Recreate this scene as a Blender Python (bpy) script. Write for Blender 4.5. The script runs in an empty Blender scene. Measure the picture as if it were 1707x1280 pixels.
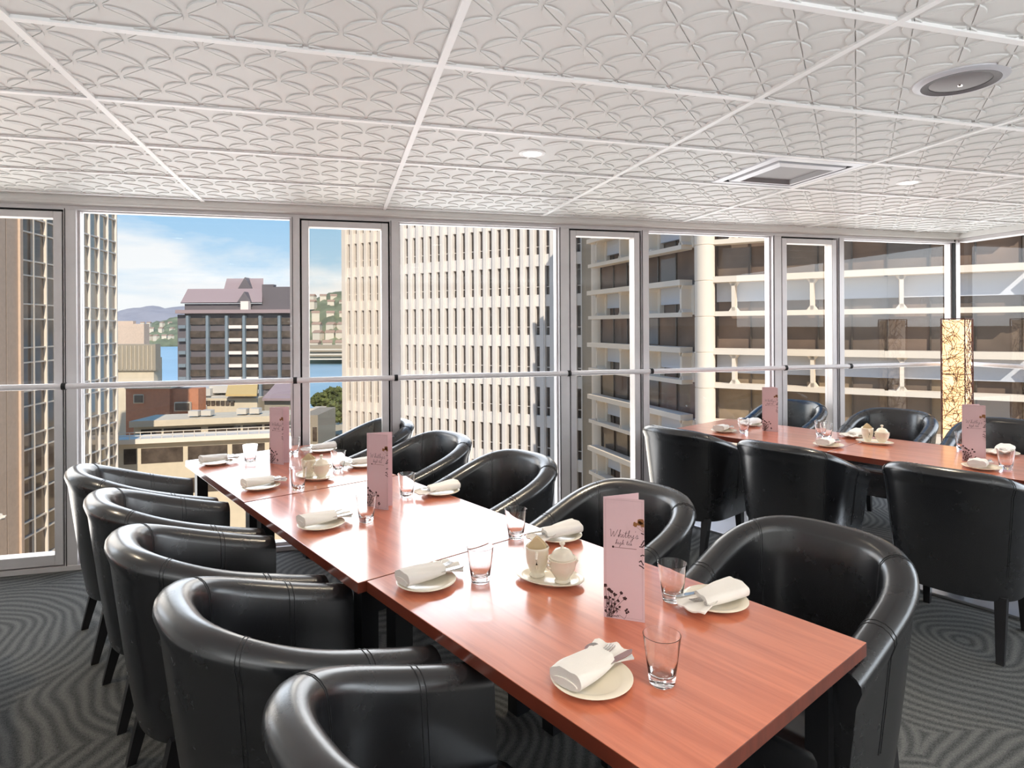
import bpy, bmesh, math, random
from mathutils import Vector, Matrix
random.seed(7)
PI = math.pi
C = bpy.context.scene.collection

# ---------------------------------------------------------------- camera
H = 1.55                      # eye height
FPX = 1029.0                  # focal length in pixels of a 1707 px wide frame
YAW = math.atan(290 / FPX)    # camera looks to the right of the window normal
ROLL = 0.0052
HOR = 544.5
cam = bpy.data.cameras.new('camera')
cam.sensor_fit = 'HORIZONTAL'
cam.sensor_width = 36.0
cam.lens = FPX / 1707 * 36.0
cam.shift_y = (HOR - 640) / 1707
cam.clip_start = 0.05
cam.clip_end = 8000
cam_o = bpy.data.objects.new('camera', cam)
C.objects.link(cam_o)
cam_o.matrix_world = Matrix.Translation((0, 0, H)) @ (Matrix.Rotation(-YAW, 4, 'Z') @ Matrix.Rotation(PI / 2, 4, 'X') @ Matrix.Rotation(-ROLL, 4, 'Z'))
bpy.context.scene.camera = cam_o

# ---------------------------------------------------------------- exposure
vs = bpy.context.scene.view_settings
vs.view_transform = 'Standard'
vs.look = 'None'
vs.gamma = 1.0
vs.use_curve_mapping = False
vs.exposure = 0.12


def lin(c):
    return tuple((v / 12.92 if v <= 0.04045 else ((v + 0.055) / 1.055) ** 2.4) for v in c)


def rgb(r, g, b):
    return lin((r / 255, g / 255, b / 255)) + (1.0,)


# ---------------------------------------------------------------- sky
W = bpy.data.worlds.new('sky')
bpy.context.scene.world = W
W.use_nodes = True
nt = W.node_tree
nt.nodes.clear()


def N(nt, typ, **kw):
    n = nt.nodes.new(typ)
    for k, v in kw.items():
        if k in n.inputs:
            n.inputs[k].default_value = v
        else:
            setattr(n, k, v)
    return n


def ramp(nt, fac, stops, interp='LINEAR'):
    r = nt.nodes.new('ShaderNodeValToRGB')
    r.color_ramp.interpolation = interp
    e = r.color_ramp.elements
    while len(e) > 1:
        e.remove(e[-1])
    e[0].position = stops[0][0]
    e[0].color = stops[0][1]
    for p, c in stops[1:]:
        x = e.new(p)
        x.color = c
    if fac is not None:
        nt.links.new(fac, r.inputs['Fac'])
    return r


tc = N(nt, 'ShaderNodeTexCoord')
sep = N(nt, 'ShaderNodeSeparateXYZ')
nt.links.new(tc.outputs['Generated'], sep.inputs[0])
sky = ramp(nt, sep.outputs['Z'], [(0.0, rgb(196, 186, 174)), (0.002, rgb(226, 236, 244)), (0.07, rgb(190, 222, 246)),
                                  (0.22, rgb(140, 196, 240)), (0.6, rgb(90, 150, 220))])
mp = N(nt, 'ShaderNodeMapping')
mp.inputs['Scale'].default_value = (1.0, 1.0, 3.2)
mp.inputs['Location'].default_value = (0.35, 0.1, 0.12)
nt.links.new(tc.outputs['Generated'], mp.inputs[0])
cl = N(nt, 'ShaderNodeTexNoise', Scale=3.2, Detail=7.0, Roughness=0.55, Distortion=0.3)
nt.links.new(mp.outputs[0], cl.inputs['Vector'])
# thicker cloud close to the horizon
thr = N(nt, 'ShaderNodeMapRange')
for k, v in zip(('From Min', 'From Max', 'To Min', 'To Max'), (0.0, 0.17, 0.27, -0.15)):
    thr.inputs[k].default_value = v
nt.links.new(sep.outputs['Z'], thr.inputs['Value'])
add = N(nt, 'ShaderNodeMath', operation='ADD')
nt.links.new(cl.outputs['Fac'], add.inputs[0])
nt.links.new(thr.outputs[0], add.inputs[1])
cr = ramp(nt, add.outputs[0], [(0.47, (0, 0, 0, 1)), (0.66, (1, 1, 1, 1))])
up = N(nt, 'ShaderNodeMath', operation='GREATER_THAN')
nt.links.new(sep.outputs['Z'], up.inputs[0])
up.inputs[1].default_value = 0.0
mul = N(nt, 'ShaderNodeMath', operation='MULTIPLY')
nt.links.new(cr.outputs[0], mul.inputs[0])
nt.links.new(up.outputs[0], mul.inputs[1])
mx = N(nt, 'ShaderNodeMix', data_type='RGBA')
nt.links.new(mul.outputs[0], mx.inputs['Factor'])
nt.links.new(sky.outputs[0], mx.inputs['A'])
mx.inputs['B'].default_value = rgb(247, 249, 252)
bg = N(nt, 'ShaderNodeBackground', Strength=1.0)
nt.links.new(mx.outputs['Result'], bg.inputs['Color'])
wo = N(nt, 'ShaderNodeOutputWorld')
nt.links.new(bg.outputs[0], wo.inputs[0])

# ---------------------------------------------------------------- sun, daylight and added fill
SUN_DIR = Vector((-0.01, 0.777, -0.60)).normalized()      # the way the light travels: from behind the building
sl = bpy.data.lights.new('sun', 'SUN')
sl.energy = 4.2
sl.angle = 0.01
sl.color = (1.0, 0.93, 0.83)
so = bpy.data.objects.new('sun', sl)
C.objects.link(so)
so.rotation_euler = SUN_DIR.to_track_quat('-Z', 'Y').to_euler()
so.location = (0, 0, 60)


def area(name, loc, target, sx, sy, power, col=(1, 1, 1)):
    l = bpy.data.lights.new(name, 'AREA')
    l.shape = 'RECTANGLE'
    l.size = sx
    l.size_y = sy
    l.energy = power
    l.color = col
    o = bpy.data.objects.new(name, l)
    C.objects.link(o)
    o.location = loc
    o.rotation_euler = (Vector(target) - Vector(loc)).to_track_quat('-Z', 'Y').to_euler()
    return o


# daylight coming in through the two glazed walls, plus added fill behind the camera
area('daylight_front', (-4.5, 13.0, 6.2), (-4.5, 0.0, 6.2), 23.0, 9.4, 3400, (0.92, 0.95, 1.0))
area('daylight_street', (2.0, 13.0, -4.4), (2.0, 0.0, 1.0), 36.0, 8.0, 3300, (0.97, 0.98, 1.0))
area('daylight_side', (13.0, -2.5, 5.2), (0.0, -2.5, 5.2), 15.0, 7.4, 1700, (0.93, 0.96, 1.0))
back = area('fill_back', (0.8, -2.4, 0.6), (0.8, -1.6, 2.4), 7.5, 1.4, 200, (0.96, 0.98, 1.0))  # unseen fill lamp added in the room to lift the ceiling
back.data.spread = math.radians(105)


# ---------------------------------------------------------------- materials
def new_mat(name):
    m = bpy.data.materials.new(name)
    m.use_nodes = True
    b = m.node_tree.nodes['Principled BSDF']
    return m, m.node_tree, b


def plain(name, col, rough=0.5, metal=0.0, spec=0.5, noise=0.0, nscale=8.0, bump=0.0, bscale=60.0, **kw):
    m, t, b = new_mat(name)
    b.inputs['Roughness'].default_value = rough
    b.inputs['Metallic'].default_value = metal
    b.inputs['Specular IOR Level'].default_value = spec
    for k, v in kw.items():
        b.inputs[k.replace('_', ' ')].default_value = v
    tcn = N(t, 'ShaderNodeTexCoord')
    nz = N(t, 'ShaderNodeTexNoise', Scale=nscale, Detail=4.0)
    t.links.new(tcn.outputs['Object'], nz.inputs['Vector'])
    lo = tuple(max(0, c * (1 - noise)) for c in col[:3]) + (1,)
    hi = tuple(min(1, c * (1 + noise)) for c in col[:3]) + (1,)
    r = ramp(t, nz.outputs['Fac'], [(0.3, lo), (0.7, hi)])
    t.links.new(r.outputs[0], b.inputs['Base Color'])
    if bump:
        n2 = N(t, 'ShaderNodeTexNoise', Scale=bscale, Detail=3.0)
        t.links.new(tcn.outputs['Object'], n2.inputs['Vector'])
        bp = N(t, 'ShaderNodeBump', Strength=bump, Distance=0.002)
        t.links.new(n2.outputs['Fac'], bp.inputs['Height'])
        t.links.new(bp.outputs[0], b.inputs['Normal'])
    return m


def math_node(t, op, a, b=None, c=None):
    n = t.nodes.new('ShaderNodeMath')
    n.operation = op
    for i, v in enumerate((a, b, c)):
        if v is None:
            continue
        if isinstance(v, (int, float)):
            n.inputs[i].default_value = v
        else:
            t.links.new(v, n.inputs[i])
    return n.outputs[0]


def make_carpet_mat():
    m, t, b = new_mat('charcoal_wave_carpet')
    b.inputs['Roughness'].default_value = 0.95
    b.inputs['Specular IOR Level'].default_value = 0.15
    tcn = N(t, 'ShaderNodeTexCoord')
    # raked arcs: rings round scattered centres, bent a little
    wob = N(t, 'ShaderNodeTexNoise', Scale=1.6, Detail=1.0)
    t.links.new(tcn.outputs['Object'], wob.inputs['Vector'])
    sc = N(t, 'ShaderNodeVectorMath', operation='SCALE')
    sc.inputs['Scale'].default_value = 0.34
    t.links.new(wob.outputs['Color'], sc.inputs[0])
    ad = N(t, 'ShaderNodeVectorMath', operation='ADD')
    t.links.new(tcn.outputs['Object'], ad.inputs[0])
    t.links.new(sc.outputs[0], ad.inputs[1])
    vo = N(t, 'ShaderNodeTexVoronoi', voronoi_dimensions='2D', feature='F1', Scale=0.95)
    t.links.new(ad.outputs[0], vo.inputs['Vector'])
    ph = math_node(t, 'MULTIPLY', vo.outputs['Distance'], 6.2832 / 0.95 / 0.050)
    sn = math_node(t, 'SINE', ph)
    pile = N(t, 'ShaderNodeTexNoise', Scale=90.0, Detail=3.0, Roughness=0.7)
    t.links.new(tcn.outputs['Object'], pile.inputs['Vector'])
    sn = math_node(t, 'ADD', sn, math_node(t, 'MULTIPLY', math_node(t, 'SUBTRACT', pile.outputs['Fac'], 0.5), 4.0))
    fine = N(t, 'ShaderNodeTexNoise', Scale=260.0, Detail=2.0)
    t.links.new(tcn.outputs['Object'], fine.inputs['Vector'])
    mixv = math_node(t, 'ADD', math_node(t, 'MULTIPLY', sn, 0.16), math_node(t, 'MULTIPLY', fine.outputs['Fac'], 0.9))
    r = ramp(t, mixv, [(0.12, rgb(52, 53, 53)), (0.42, rgb(84, 85, 84)), (0.85, rgb(116, 116, 113))])
    t.links.new(r.outputs[0], b.inputs['Base Color'])
    bp = N(t, 'ShaderNodeBump', Strength=0.6, Distance=0.006)
    t.links.new(mixv, bp.inputs['Height'])
    t.links.new(bp.outputs[0], b.inputs['Normal'])
    return m


def make_wood_mat(name, c1, c2, rough):
    m, t, b = new_mat(name)
    b.inputs['Roughness'].default_value = rough
    b.inputs['Coat Weight'].default_value = 1.0
    b.inputs['Coat IOR'].default_value = 1.55
    b.inputs['Coat Roughness'].default_value = 0.14
    tcn = N(t, 'ShaderNodeTexCoord')
    mpn = N(t, 'ShaderNodeMapping')
    mpn.inputs['Scale'].default_value = (26.0, 1.6, 8.0)
    t.links.new(tcn.outputs['Object'], mpn.inputs[0])
    nz = N(t, 'ShaderNodeTexNoise', Scale=1.0, Detail=6.0, Roughness=0.6, Distortion=0.6)
    t.links.new(mpn.outputs[0], nz.inputs['Vector'])
    r = ramp(t, nz.outputs['Fac'], [(0.25, c1), (0.55, c2), (0.8, tuple(min(1, v * 1.15) for v in c2[:3]) + (1,))])
    t.links.new(r.outputs[0], b.inputs['Base Color'])
    return m


def make_leather():
    m, t, b = new_mat('black_leather')
    b.inputs['Base Color'].default_value = (0.012, 0.0125, 0.0145, 1)
    b.inputs['Specular IOR Level'].default_value = 0.95
    tcn = N(t, 'ShaderNodeTexCoord')
    n1 = N(t, 'ShaderNodeTexNoise', Scale=9.0, Detail=5.0, Roughness=0.6)
    t.links.new(tcn.outputs['Object'], n1.inputs['Vector'])
    mr = N(t, 'ShaderNodeMapRange')
    for k, v in zip(('From Min', 'From Max', 'To Min', 'To Max'), (0.2, 0.8, 0.22, 0.30)):
        mr.inputs[k].default_value = v
    t.links.new(n1.outputs['Fac'], mr.inputs['Value'])
    t.links.new(mr.outputs[0], b.inputs['Roughness'])
    n2 = N(t, 'ShaderNodeTexNoise', Scale=38.0, Detail=4.0)
    t.links.new(tcn.outputs['Object'], n2.inputs['Vector'])
    bp = N(t, 'ShaderNodeBump', Strength=0.10, Distance=0.0015)
    t.links.new(n2.outputs['Fac'], bp.inputs['Height'])
    t.links.new(bp.outputs[0], b.inputs['Normal'])
    return m


def make_pane(name, tint, refl):
    m, t, b = new_mat(name)
    out = t.nodes['Material Output']
    t.nodes.remove(b)
    tr = N(t, 'ShaderNodeBsdfTransparent')
    tr.inputs['Color'].default_value = tint
    gl = N(t, 'ShaderNodeBsdfGlossy')
    gl.inputs['Roughness'].default_value = 0.0
    fr = N(t, 'ShaderNodeFresnel')
    fr.inputs['IOR'].default_value = refl
    geo = N(t, 'ShaderNodeNewGeometry')
    front = math_node(t, 'SUBTRACT', 1.0, geo.outputs['Backfacing'])
    ms = N(t, 'ShaderNodeMixShader')
    t.links.new(math_node(t, 'MULTIPLY', fr.outputs[0], front), ms.inputs[0])
    t.links.new(tr.outputs[0], ms.inputs[1])
    t.links.new(gl.outputs[0], ms.inputs[2])
    t.links.new(ms.outputs[0], out.inputs['Surface'])
    return m


def emit(name, col, strength):
    m, t, b = new_mat(name)
    b.inputs['Base Color'].default_value = (0.8, 0.8, 0.8, 1)
    b.inputs['Emission Color'].default_value = col
    b.inputs['Emission Strength'].default_value = strength
    return m


def brushed(name, col, rough=0.3):
    m, t, b = new_mat(name)
    b.inputs['Metallic'].default_value = 1.0
    b.inputs['Base Color'].default_value = col
    tcn = N(t, 'ShaderNodeTexCoord')
    mpn = N(t, 'ShaderNodeMapping')
    mpn.inputs['Scale'].default_value = (3, 3, 220)
    t.links.new(tcn.outputs['Object'], mpn.inputs[0])
    nz = N(t, 'ShaderNodeTexNoise', Scale=1.0, Detail=3.0)
    t.links.new(mpn.outputs[0], nz.inputs['Vector'])
    mr = N(t, 'ShaderNodeMapRange')
    for k, v in zip(('From Min', 'From Max', 'To Min', 'To Max'), (0.3, 0.7, rough - 0.06, rough + 0.08)):
        mr.inputs[k].default_value = v
    t.links.new(nz.outputs['Fac'], mr.inputs['Value'])
    t.links.new(mr.outputs[0], b.inputs['Roughness'])
    return m


M = {}
M['ceiling'] = plain('white_ceiling_tile', rgb(226, 226, 224), 0.5, noise=0.01)
M['grid'] = plain('white_ceiling_bar', rgb(250, 250, 250), 0.4)
M['carpet'] = make_carpet_mat()
M['white'] = plain('white_paint', rgb(238, 237, 234), 0.5, noise=0.02)
M['alu'] = plain('satin_aluminium', rgb(216, 212, 213), 0.38, metal=0.25, noise=0.04)
M['gasket'] = plain('black_gasket', rgb(20, 20, 22), 0.6)
M['rail'] = plain('white_enamelled_rail', rgb(232, 228, 230), 0.25, noise=0.02)
M['glass_pane'] = make_pane('clear_window_glass', (0.97, 0.975, 0.97, 1), 1.5)
M['sash_pane'] = make_pane('warm_window_glass', (0.96, 0.94, 0.90, 1), 1.5)
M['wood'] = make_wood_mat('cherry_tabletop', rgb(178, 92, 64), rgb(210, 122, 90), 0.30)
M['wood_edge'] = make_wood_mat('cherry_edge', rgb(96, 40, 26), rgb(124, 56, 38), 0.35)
M['leather'] = make_leather()
M['stitch'] = plain('dark_stitching', (0.012, 0.012, 0.013, 1), 0.5)
M['dark_wood'] = plain('black_stained_wood', rgb(22, 20, 22), 0.4, noise=0.2)
M['black_metal'] = plain('black_powder_coat', rgb(24, 24, 27), 0.4)
M['steel'] = brushed('brushed_steel', (0.62, 0.62, 0.63, 1), 0.32)
M['china'] = plain('cream_china', rgb(236, 226, 206), 0.14, noise=0.02)
M['napkin'] = plain('white_linen', rgb(236, 230, 222), 0.85, noise=0.03, bump=0.3, bscale=400)
M['cutlery'] = plain('polished_steel', (0.62, 0.61, 0.6, 1), 0.16, metal=1.0)
M['tumbler'] = plain('clear_tumbler_glass', (1, 1, 1, 1), 0.0, Transmission_Weight=1.0, IOR=1.45)
M['menu'] = plain('pale_pink_card', rgb(216, 184, 188), 0.6, noise=0.01)
M['ink'] = plain('dark_brown_print', rgb(62, 34, 34), 0.7)
M['ink_fine'] = plain('brown_fine_print', rgb(150, 110, 108), 0.7)
M['gold'] = plain('ochre_print', rgb(140, 92, 50), 0.7)
M['sachet'] = plain('cream_paper', rgb(214, 190, 150), 0.7)
M['rattan'] = plain('dark_rattan', rgb(92, 50, 38), 0.6)
M['lamp_core'] = emit('glowing_paper', rgb(255, 200, 122), 1.3)
M['dl_glow'] = emit('downlight_lens', rgb(255, 250, 240), 6.0)
M['grille'] = plain('grey_speaker_grille', rgb(150, 148, 150), 0.5, metal=0.2)
M['grille_dark'] = plain('dark_grille_ring', rgb(92, 90, 94), 0.5)
M['vent_metal'] = plain('vent_enamel', rgb(214, 214, 220), 0.35, metal=0.1)
M['slot'] = plain('vent_slot', rgb(40, 42, 46), 0.6)
# outside
M['concrete_white'] = plain('white_concrete', rgb(232, 222, 212), 0.85, noise=0.04, nscale=0.6)
M['concrete_cream'] = plain('cream_concrete', rgb(236, 220, 200), 0.8, noise=0.03, nscale=0.5)
M['fluted'] = plain('beige_precast', rgb(206, 182, 162), 0.85, noise=0.06, nscale=3.0)
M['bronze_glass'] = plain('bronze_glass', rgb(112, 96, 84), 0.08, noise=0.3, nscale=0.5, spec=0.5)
M['tower_glass'] = plain('office_glass', rgb(78, 68, 62), 0.15, noise=0.4, nscale=0.9)
M['reflection_glass'] = plain('painted_reflection_glass', rgb(150, 140, 126), 0.05, noise=0.2, nscale=0.15, spec=0.9, metal=0.35)  # paler copy of the tower glass, bright reflections put into its colour
M['mullion'] = plain('brass_mullion', rgb(196, 176, 148), 0.5)
M['mullion_white'] = plain('cream_mullion', rgb(232, 220, 206), 0.5)
M['spandrel'] = plain('pale_blue_panel', rgb(206, 208, 214), 0.6, noise=0.02)
M['curtain'] = plain('beige_drape', rgb(150, 128, 102), 0.9, noise=0.1, nscale=2)
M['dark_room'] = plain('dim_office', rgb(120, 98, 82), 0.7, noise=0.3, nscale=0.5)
M['mauve_roof'] = plain('mauve_metal_roof', rgb(158, 136, 134), 0.6, noise=0.05)
M['dark_cladding'] = plain('dark_cladding', rgb(104, 95, 96), 0.7, noise=0.1)
M['blue_grey'] = plain('blue_grey_column', rgb(124, 134, 140), 0.6)
M['pale_bar'] = plain('pale_sill', rgb(238, 222, 210), 0.7)
M['beige'] = plain('beige_render', rgb(214, 196, 168), 0.85, noise=0.05, nscale=1.0)
M['beige_dark'] = plain('taupe_cladding', rgb(158, 146, 128), 0.8, noise=0.06)
M['brick'] = plain('terracotta_render', rgb(190, 124, 90), 0.85, noise=0.08, nscale=2)
M['ochre'] = plain('ochre_roof', rgb(206, 172, 110), 0.8, noise=0.05)
M['window_dark'] = plain('shaded_window', rgb(84, 72, 62), 0.2, noise=0.4, nscale=0.8)
M['hvac'] = plain('pale_machine_housing', rgb(206, 196, 182), 0.6)
M['asphalt'] = plain('pale_street', rgb(186, 172, 148), 0.9, noise=0.12, nscale=0.02)
M['leaf'] = plain('tree_leaves', rgb(92, 98, 54), 0.9, noise=0.5, nscale=0.5)
M['trunk'] = plain('bark', rgb(84, 66, 50), 0.9)
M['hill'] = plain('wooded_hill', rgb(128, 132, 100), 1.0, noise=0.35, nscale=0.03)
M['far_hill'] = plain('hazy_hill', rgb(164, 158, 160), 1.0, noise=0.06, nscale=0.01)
M['sea'] = plain('harbour_water', rgb(158, 196, 216), 0.3, noise=0.06, nscale=0.02)
M['car_dark'] = plain('dark_car_paint', rgb(58, 56, 56), 0.3)
M['car_pale'] = plain('pale_car_paint', rgb(206, 200, 190), 0.3)
M['house'] = plain('pale_house_wall', rgb(216, 204, 188), 0.8)
M['house_roof'] = plain('tile_roof', rgb(168, 140, 122), 0.8)


# ---------------------------------------------------------------- mesh helpers
class MB:
    def __init__(self):
        self.v = []
        self.f = []
        self.mi = []
        self.s = []

    def add(self, vs, fs, mat=0, smooth=False):
        o = len(self.v)
        self.v += [tuple(p) for p in vs]
        for f in fs:
            self.f.append([i + o for i in f])
            self.mi.append(mat)
            self.s.append(smooth)
        return self

    def box(self, c, size, mat=0, rot=None, taper=1.0):
        hx, hy, hz = (s / 2 for s in size)
        p = []
        for z in (-1, 1):
            k = taper if z < 0 else 1.0
            for x, y in ((-1, -1), (1, -1), (1, 1), (-1, 1)):
                q = Vector((x * hx * k, y * hy * k, z * hz))
                if rot is not None:
                    q = rot @ q
                p.append(q + Vector(c))
        return self.add(p, [(3, 2, 1, 0), (4, 5, 6, 7), (0, 1, 5, 4), (1, 2, 6, 5), (2, 3, 7, 6), (3, 0, 4, 7)], mat)

    def hexa(self, p, mat=0):
        return self.add(p, [(3, 2, 1, 0), (4, 5, 6, 7), (0, 1, 5, 4), (1, 2, 6, 5), (2, 3, 7, 6), (3, 0, 4, 7)], mat)

    def loft(self, rings, closed=True, caps=True, mat=0, smooth=True):
        n = len(rings[0])
        vs = [p for r in rings for p in r]
        fs = []
        for i in range(len(rings) - 1):
            for j in range(n if closed else n - 1):
                a = i * n + j
                b = i * n + (j + 1) % n
                fs.append((a, b, b + n, a + n))
        self.add(vs, fs, mat, smooth)
        if caps:
            o = len(self.v) - len(vs)
            self.f.append([o + j for j in range(n)][::-1])
            self.f.append([o + (len(rings) - 1) * n + j for j in range(n)])
            self.mi += [mat, mat]
            self.s += [False, False]
        return self

    def tube(self, path, r, n=8, mat=0, caps=True):
        path = [Vector(p) for p in path]
        rings = []
        for i, p in enumerate(path):
            d = (path[min(i + 1, len(path) - 1)] - path[max(i - 1, 0)])
            if d.length < 1e-9:
                d = Vector((0, 0, 1))
            d.normalize()
            a = d.cross(Vector((0, 0, 1)))
            if a.length < 1e-3:
                a = d.cross(Vector((1, 0, 0)))
            a.normalize()
            b = d.cross(a)
            rr = r[i] if isinstance(r, (list, tuple)) else r
            rings.append([p + a * rr * math.cos(t * 2 * PI / n) + b * rr * math.sin(t * 2 * PI / n) for t in range(n)])
        return self.loft(rings, True, caps, mat)

    def lathe(self, prof, n=32, c=(0, 0, 0), sx=1.0, sy=1.0, mat=0, fn=None):
        rings = []
        for r, z in prof:
            ring = []
            for i in range(n):
                a = 2 * PI * i / n
                p = Vector((r * math.cos(a) * sx, r * math.sin(a) * sy, z))
                if fn:
                    p = fn(p, a)
                ring.append(p + Vector(c))
            rings.append(ring)
        return self.loft(rings, True, prof[0][0] < 0.001 and prof[-1][0] < 0.001, mat)

    def poly_prism(self, pts, z0, z1, mat=0):
        n = len(pts)
        vs = [(x, y, z0) for x, y in pts] + [(x, y, z1) for x, y in pts]
        fs = [tuple(range(n))[::-1], tuple(range(n, 2 * n))] + [(i, (i + 1) % n, n + (i + 1) % n, n + i) for i in range(n)]
        return self.add(vs, fs, mat)

    def build(self, name, mats, parent=None, sharp=35, bevel=0.0, fix=True):
        me = bpy.data.meshes.new(name)
        me.from_pydata([tuple(p) for p in self.v], [], self.f)
        if not isinstance(mats, (list, tuple)):
            mats = [mats]
        for m in mats:
            me.materials.append(m)
        me.polygons.foreach_set('material_index', self.mi)
        me.polygons.foreach_set('use_smooth', self.s)
        if fix:
            bm = bmesh.new()
            bm.from_mesh(me)
            bmesh.ops.recalc_face_normals(bm, faces=bm.faces)
            bm.to_mesh(me)
            bm.free()
        if any(self.s):
            me.set_sharp_from_angle(angle=math.radians(sharp))
        me.update()
        o = bpy.data.objects.new(name, me)
        C.objects.link(o)
        if parent is not None:
            o.parent = parent
        if bevel:
            b = o.modifiers.new('bevel', 'BEVEL')
            b.width = bevel
            b.segments = 2
            b.limit_method = 'ANGLE'
        return o


def tag(o, label=None, cat=None, group=None, kind=None):
    if label:
        o['label'] = label
    if cat:
        o['category'] = cat
    if group:
        o['group'] = group
    if kind:
        o['kind'] = kind
    return o


def thing(name, label, cat, loc=(0, 0, 0), rz=0.0, group=None):
    o = bpy.data.objects.new(name, None)
    o.empty_display_size = 0.1
    C.objects.link(o)
    o.location = loc
    o.rotation_euler = (0, 0, rz)
    return tag(o, label, cat, group)


def copy_tree(o, parent=None):
    c = o.copy()
    C.objects.link(c)
    if parent is not None:
        c.parent = parent
    for ch in list(o.children):
        copy_tree(ch, c)
    return c


# a family of copies: the first call places the original, later calls place copies
def placer(proto):
    state = {'used': False}

    def place(loc, rz, label, group=None):
        o = copy_tree(proto) if state['used'] else proto
        state['used'] = True
        o.location = loc
        o.rotation_euler = (0, 0, rz)
        o['label'] = label
        if group:
            o['group'] = group
        return o
    return place


# room directions: the table rows stand at an angle to the glass
RA = math.radians(24.0)
NX, NY = math.cos(RA), math.sin(RA)


def TR(n, d, z=0.0):
    return (n * NX + d * NY, n * NY - d * NX, z)


FWD = Vector((math.sin(YAW), math.cos(YAW), 0))
RGT = Vector((math.cos(YAW), -math.sin(YAW), 0))


def E(px, py, depth):
    """a point of the town outside, given its bearing, its elevation and its distance ahead"""
    dx, dy = px - 853.5, py - HOR
    a, b = dx - ROLL * dy, -(dy + ROLL * dx)
    return Vector((0, 0, H)) + (FWD + RGT * (a / FPX) + Vector((0, 0, 1)) * (b / FPX)) * depth


def E2(px, depth):
    p = E(px, HOR, depth)
    return Vector((p.x, p.y))


# ================================================================= THE ROOM
CZ = 2.40
WS = -0.0178                      # the glass wall is a hair off the ceiling grid


def wy(x, off=0.0):
    return 4.60 + WS * (x + 2.0) + off


XL, XR, YB = -3.6, 5.64, -3.2

mb = MB()
mb.add([(XL, YB, 0), (XR + 0.1, YB, 0), (XR + 0.1, wy(XR, 0.15), 0), (XL, wy(XL, 0.15), 0),
        (XL, YB, -0.3), (XR + 0.1, YB, -0.3), (XR + 0.1, wy(XR, 0.15), -0.3), (XL, wy(XL, 0.15), -0.3)],
       [(0, 1, 2, 3), (7, 6, 5, 4), (0, 4, 5, 1), (1, 5, 6, 2), (2, 6, 7, 3), (3, 7, 4, 0)])
tag(mb.build('floor', M['carpet']), 'charcoal carpet with a raked wave pattern', None, None, 'structure')

mb = MB()
mb.box(((XL + XR) / 2, (YB + 4.8) / 2, CZ + 0.35), (XR - XL + 0.6, 8.6, 0.7))
# embossed rosettes: every petal is a pair of raised half leaves on either side of a fine groove
KP = 0.203
PL = KP / math.sqrt(2)
half = []
for i in range(7):
    u = -0.43 + 0.86 * i / 6
    half.append((u * PL, (0.175 * (1 - (u / 0.43) ** 2)) * PL + 0.0022))
leaf = [(0.43 * PL, 0.0016), (-0.43 * PL, 0.0016)] + half[0:7]
ca = math.cos(PI / 4)
DEP = 0.0045
for i in range(-16, 26):
    for j in range(-9, 16):
        for ox, oy in ((0, 0), (0.5, 0.5)):
            px_, py_ = 0.418 + (i + ox) * KP, 1.640 + (j + oy) * KP
            if py_ > 4.5 or py_ < 0.2 or px_ > 5.6 or px_ < -3.3 or (px_ - 0.5) < -1.25 - 0.45 * py_ :
                continue
            for sg in (1, -1):
                dx, dy = ca, ca * sg
                cx_, cy_ = px_ + dx * PL / 2, py_ + dy * PL / 2
                if any(math.hypot(cx_ - a_, cy_ - b_) < 0.105 for a_, b_ in ((0.919, 2.882), (3.28, 2.90), (0.92, 0.45), (3.28, 0.6))):
                    continue
                if math.hypot(cx_ - 2.09, cy_ - 1.645) < 0.15 or (abs(cx_ - 2.395) < 0.28 and abs(cy_ - 2.888) < 0.28):
                    continue
                for fl in (1, -1):
                    lo, hi = [], []
                    for u, w in leaf:
                        lo.append((cx_ + u * dx - fl * w * dy, cy_ + u * dy + fl * w * dx, CZ + 0.001))
                        hi.append((cx_ + u * 0.97 * dx - fl * (w * 0.93 + 0.0004) * dy, cy_ + u * 0.97 * dy + fl * (w * 0.93 + 0.0004) * dx, CZ - DEP))
                    n = len(leaf)
                    fs = [tuple(range(n, 2 * n))] + [(q, (q + 1) % n, n + (q + 1) % n, n + q) for q in range(n)]
                    mb.add(lo + hi, fs)
ceil = tag(mb.build('ceiling', M['ceiling'], fix=True), 'white ceiling of tiles embossed with four-petal rosettes', None, None, 'structure')
mb = MB()
for gx in (-3.22, -2.04, -0.86, 0.323, 1.505, 2.69, 3.87, 5.05):
    mb.box((gx, 0.65, CZ - 0.005), (0.024, 7.7, 0.012))
k = -4
gy = 1.950
while gy - 0.61 > YB:
    gy -= 0.61
while gy < 4.45:
    mb.box(((XL + XR) / 2, gy, CZ - 0.0045), (XR - XL, 0.024, 0.011))
    gy += 0.6135
mb.build('ceiling_grid', M['grid'], ceil)

for nm, c, s in (('wall_left', (XL - 0.1, (YB + 4.6) / 2, 1.2), (0.2, 4.6 - YB, 2.4)), ('wall_back', ((XL + XR) / 2, YB - 0.35, 1.2), (XR - XL + 0.4, 0.2, 2.4))):
    tag(MB().box(c, s).build(nm, M['white']), 'white painted wall', None, None, 'structure')


def wall_box(mb, x0, x1, o0, o1, z0, z1, mat=0):
    """box on the front glass wall: x range, offset range (towards outside), height range"""
    p = []
    for z in (z0, z1):
        for x, o in ((x0, o0), (x1, o0), (x1, o1), (x0, o1)):
            p.append((x, wy(x, o), z))
    return mb.hexa(p, mat)


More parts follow.
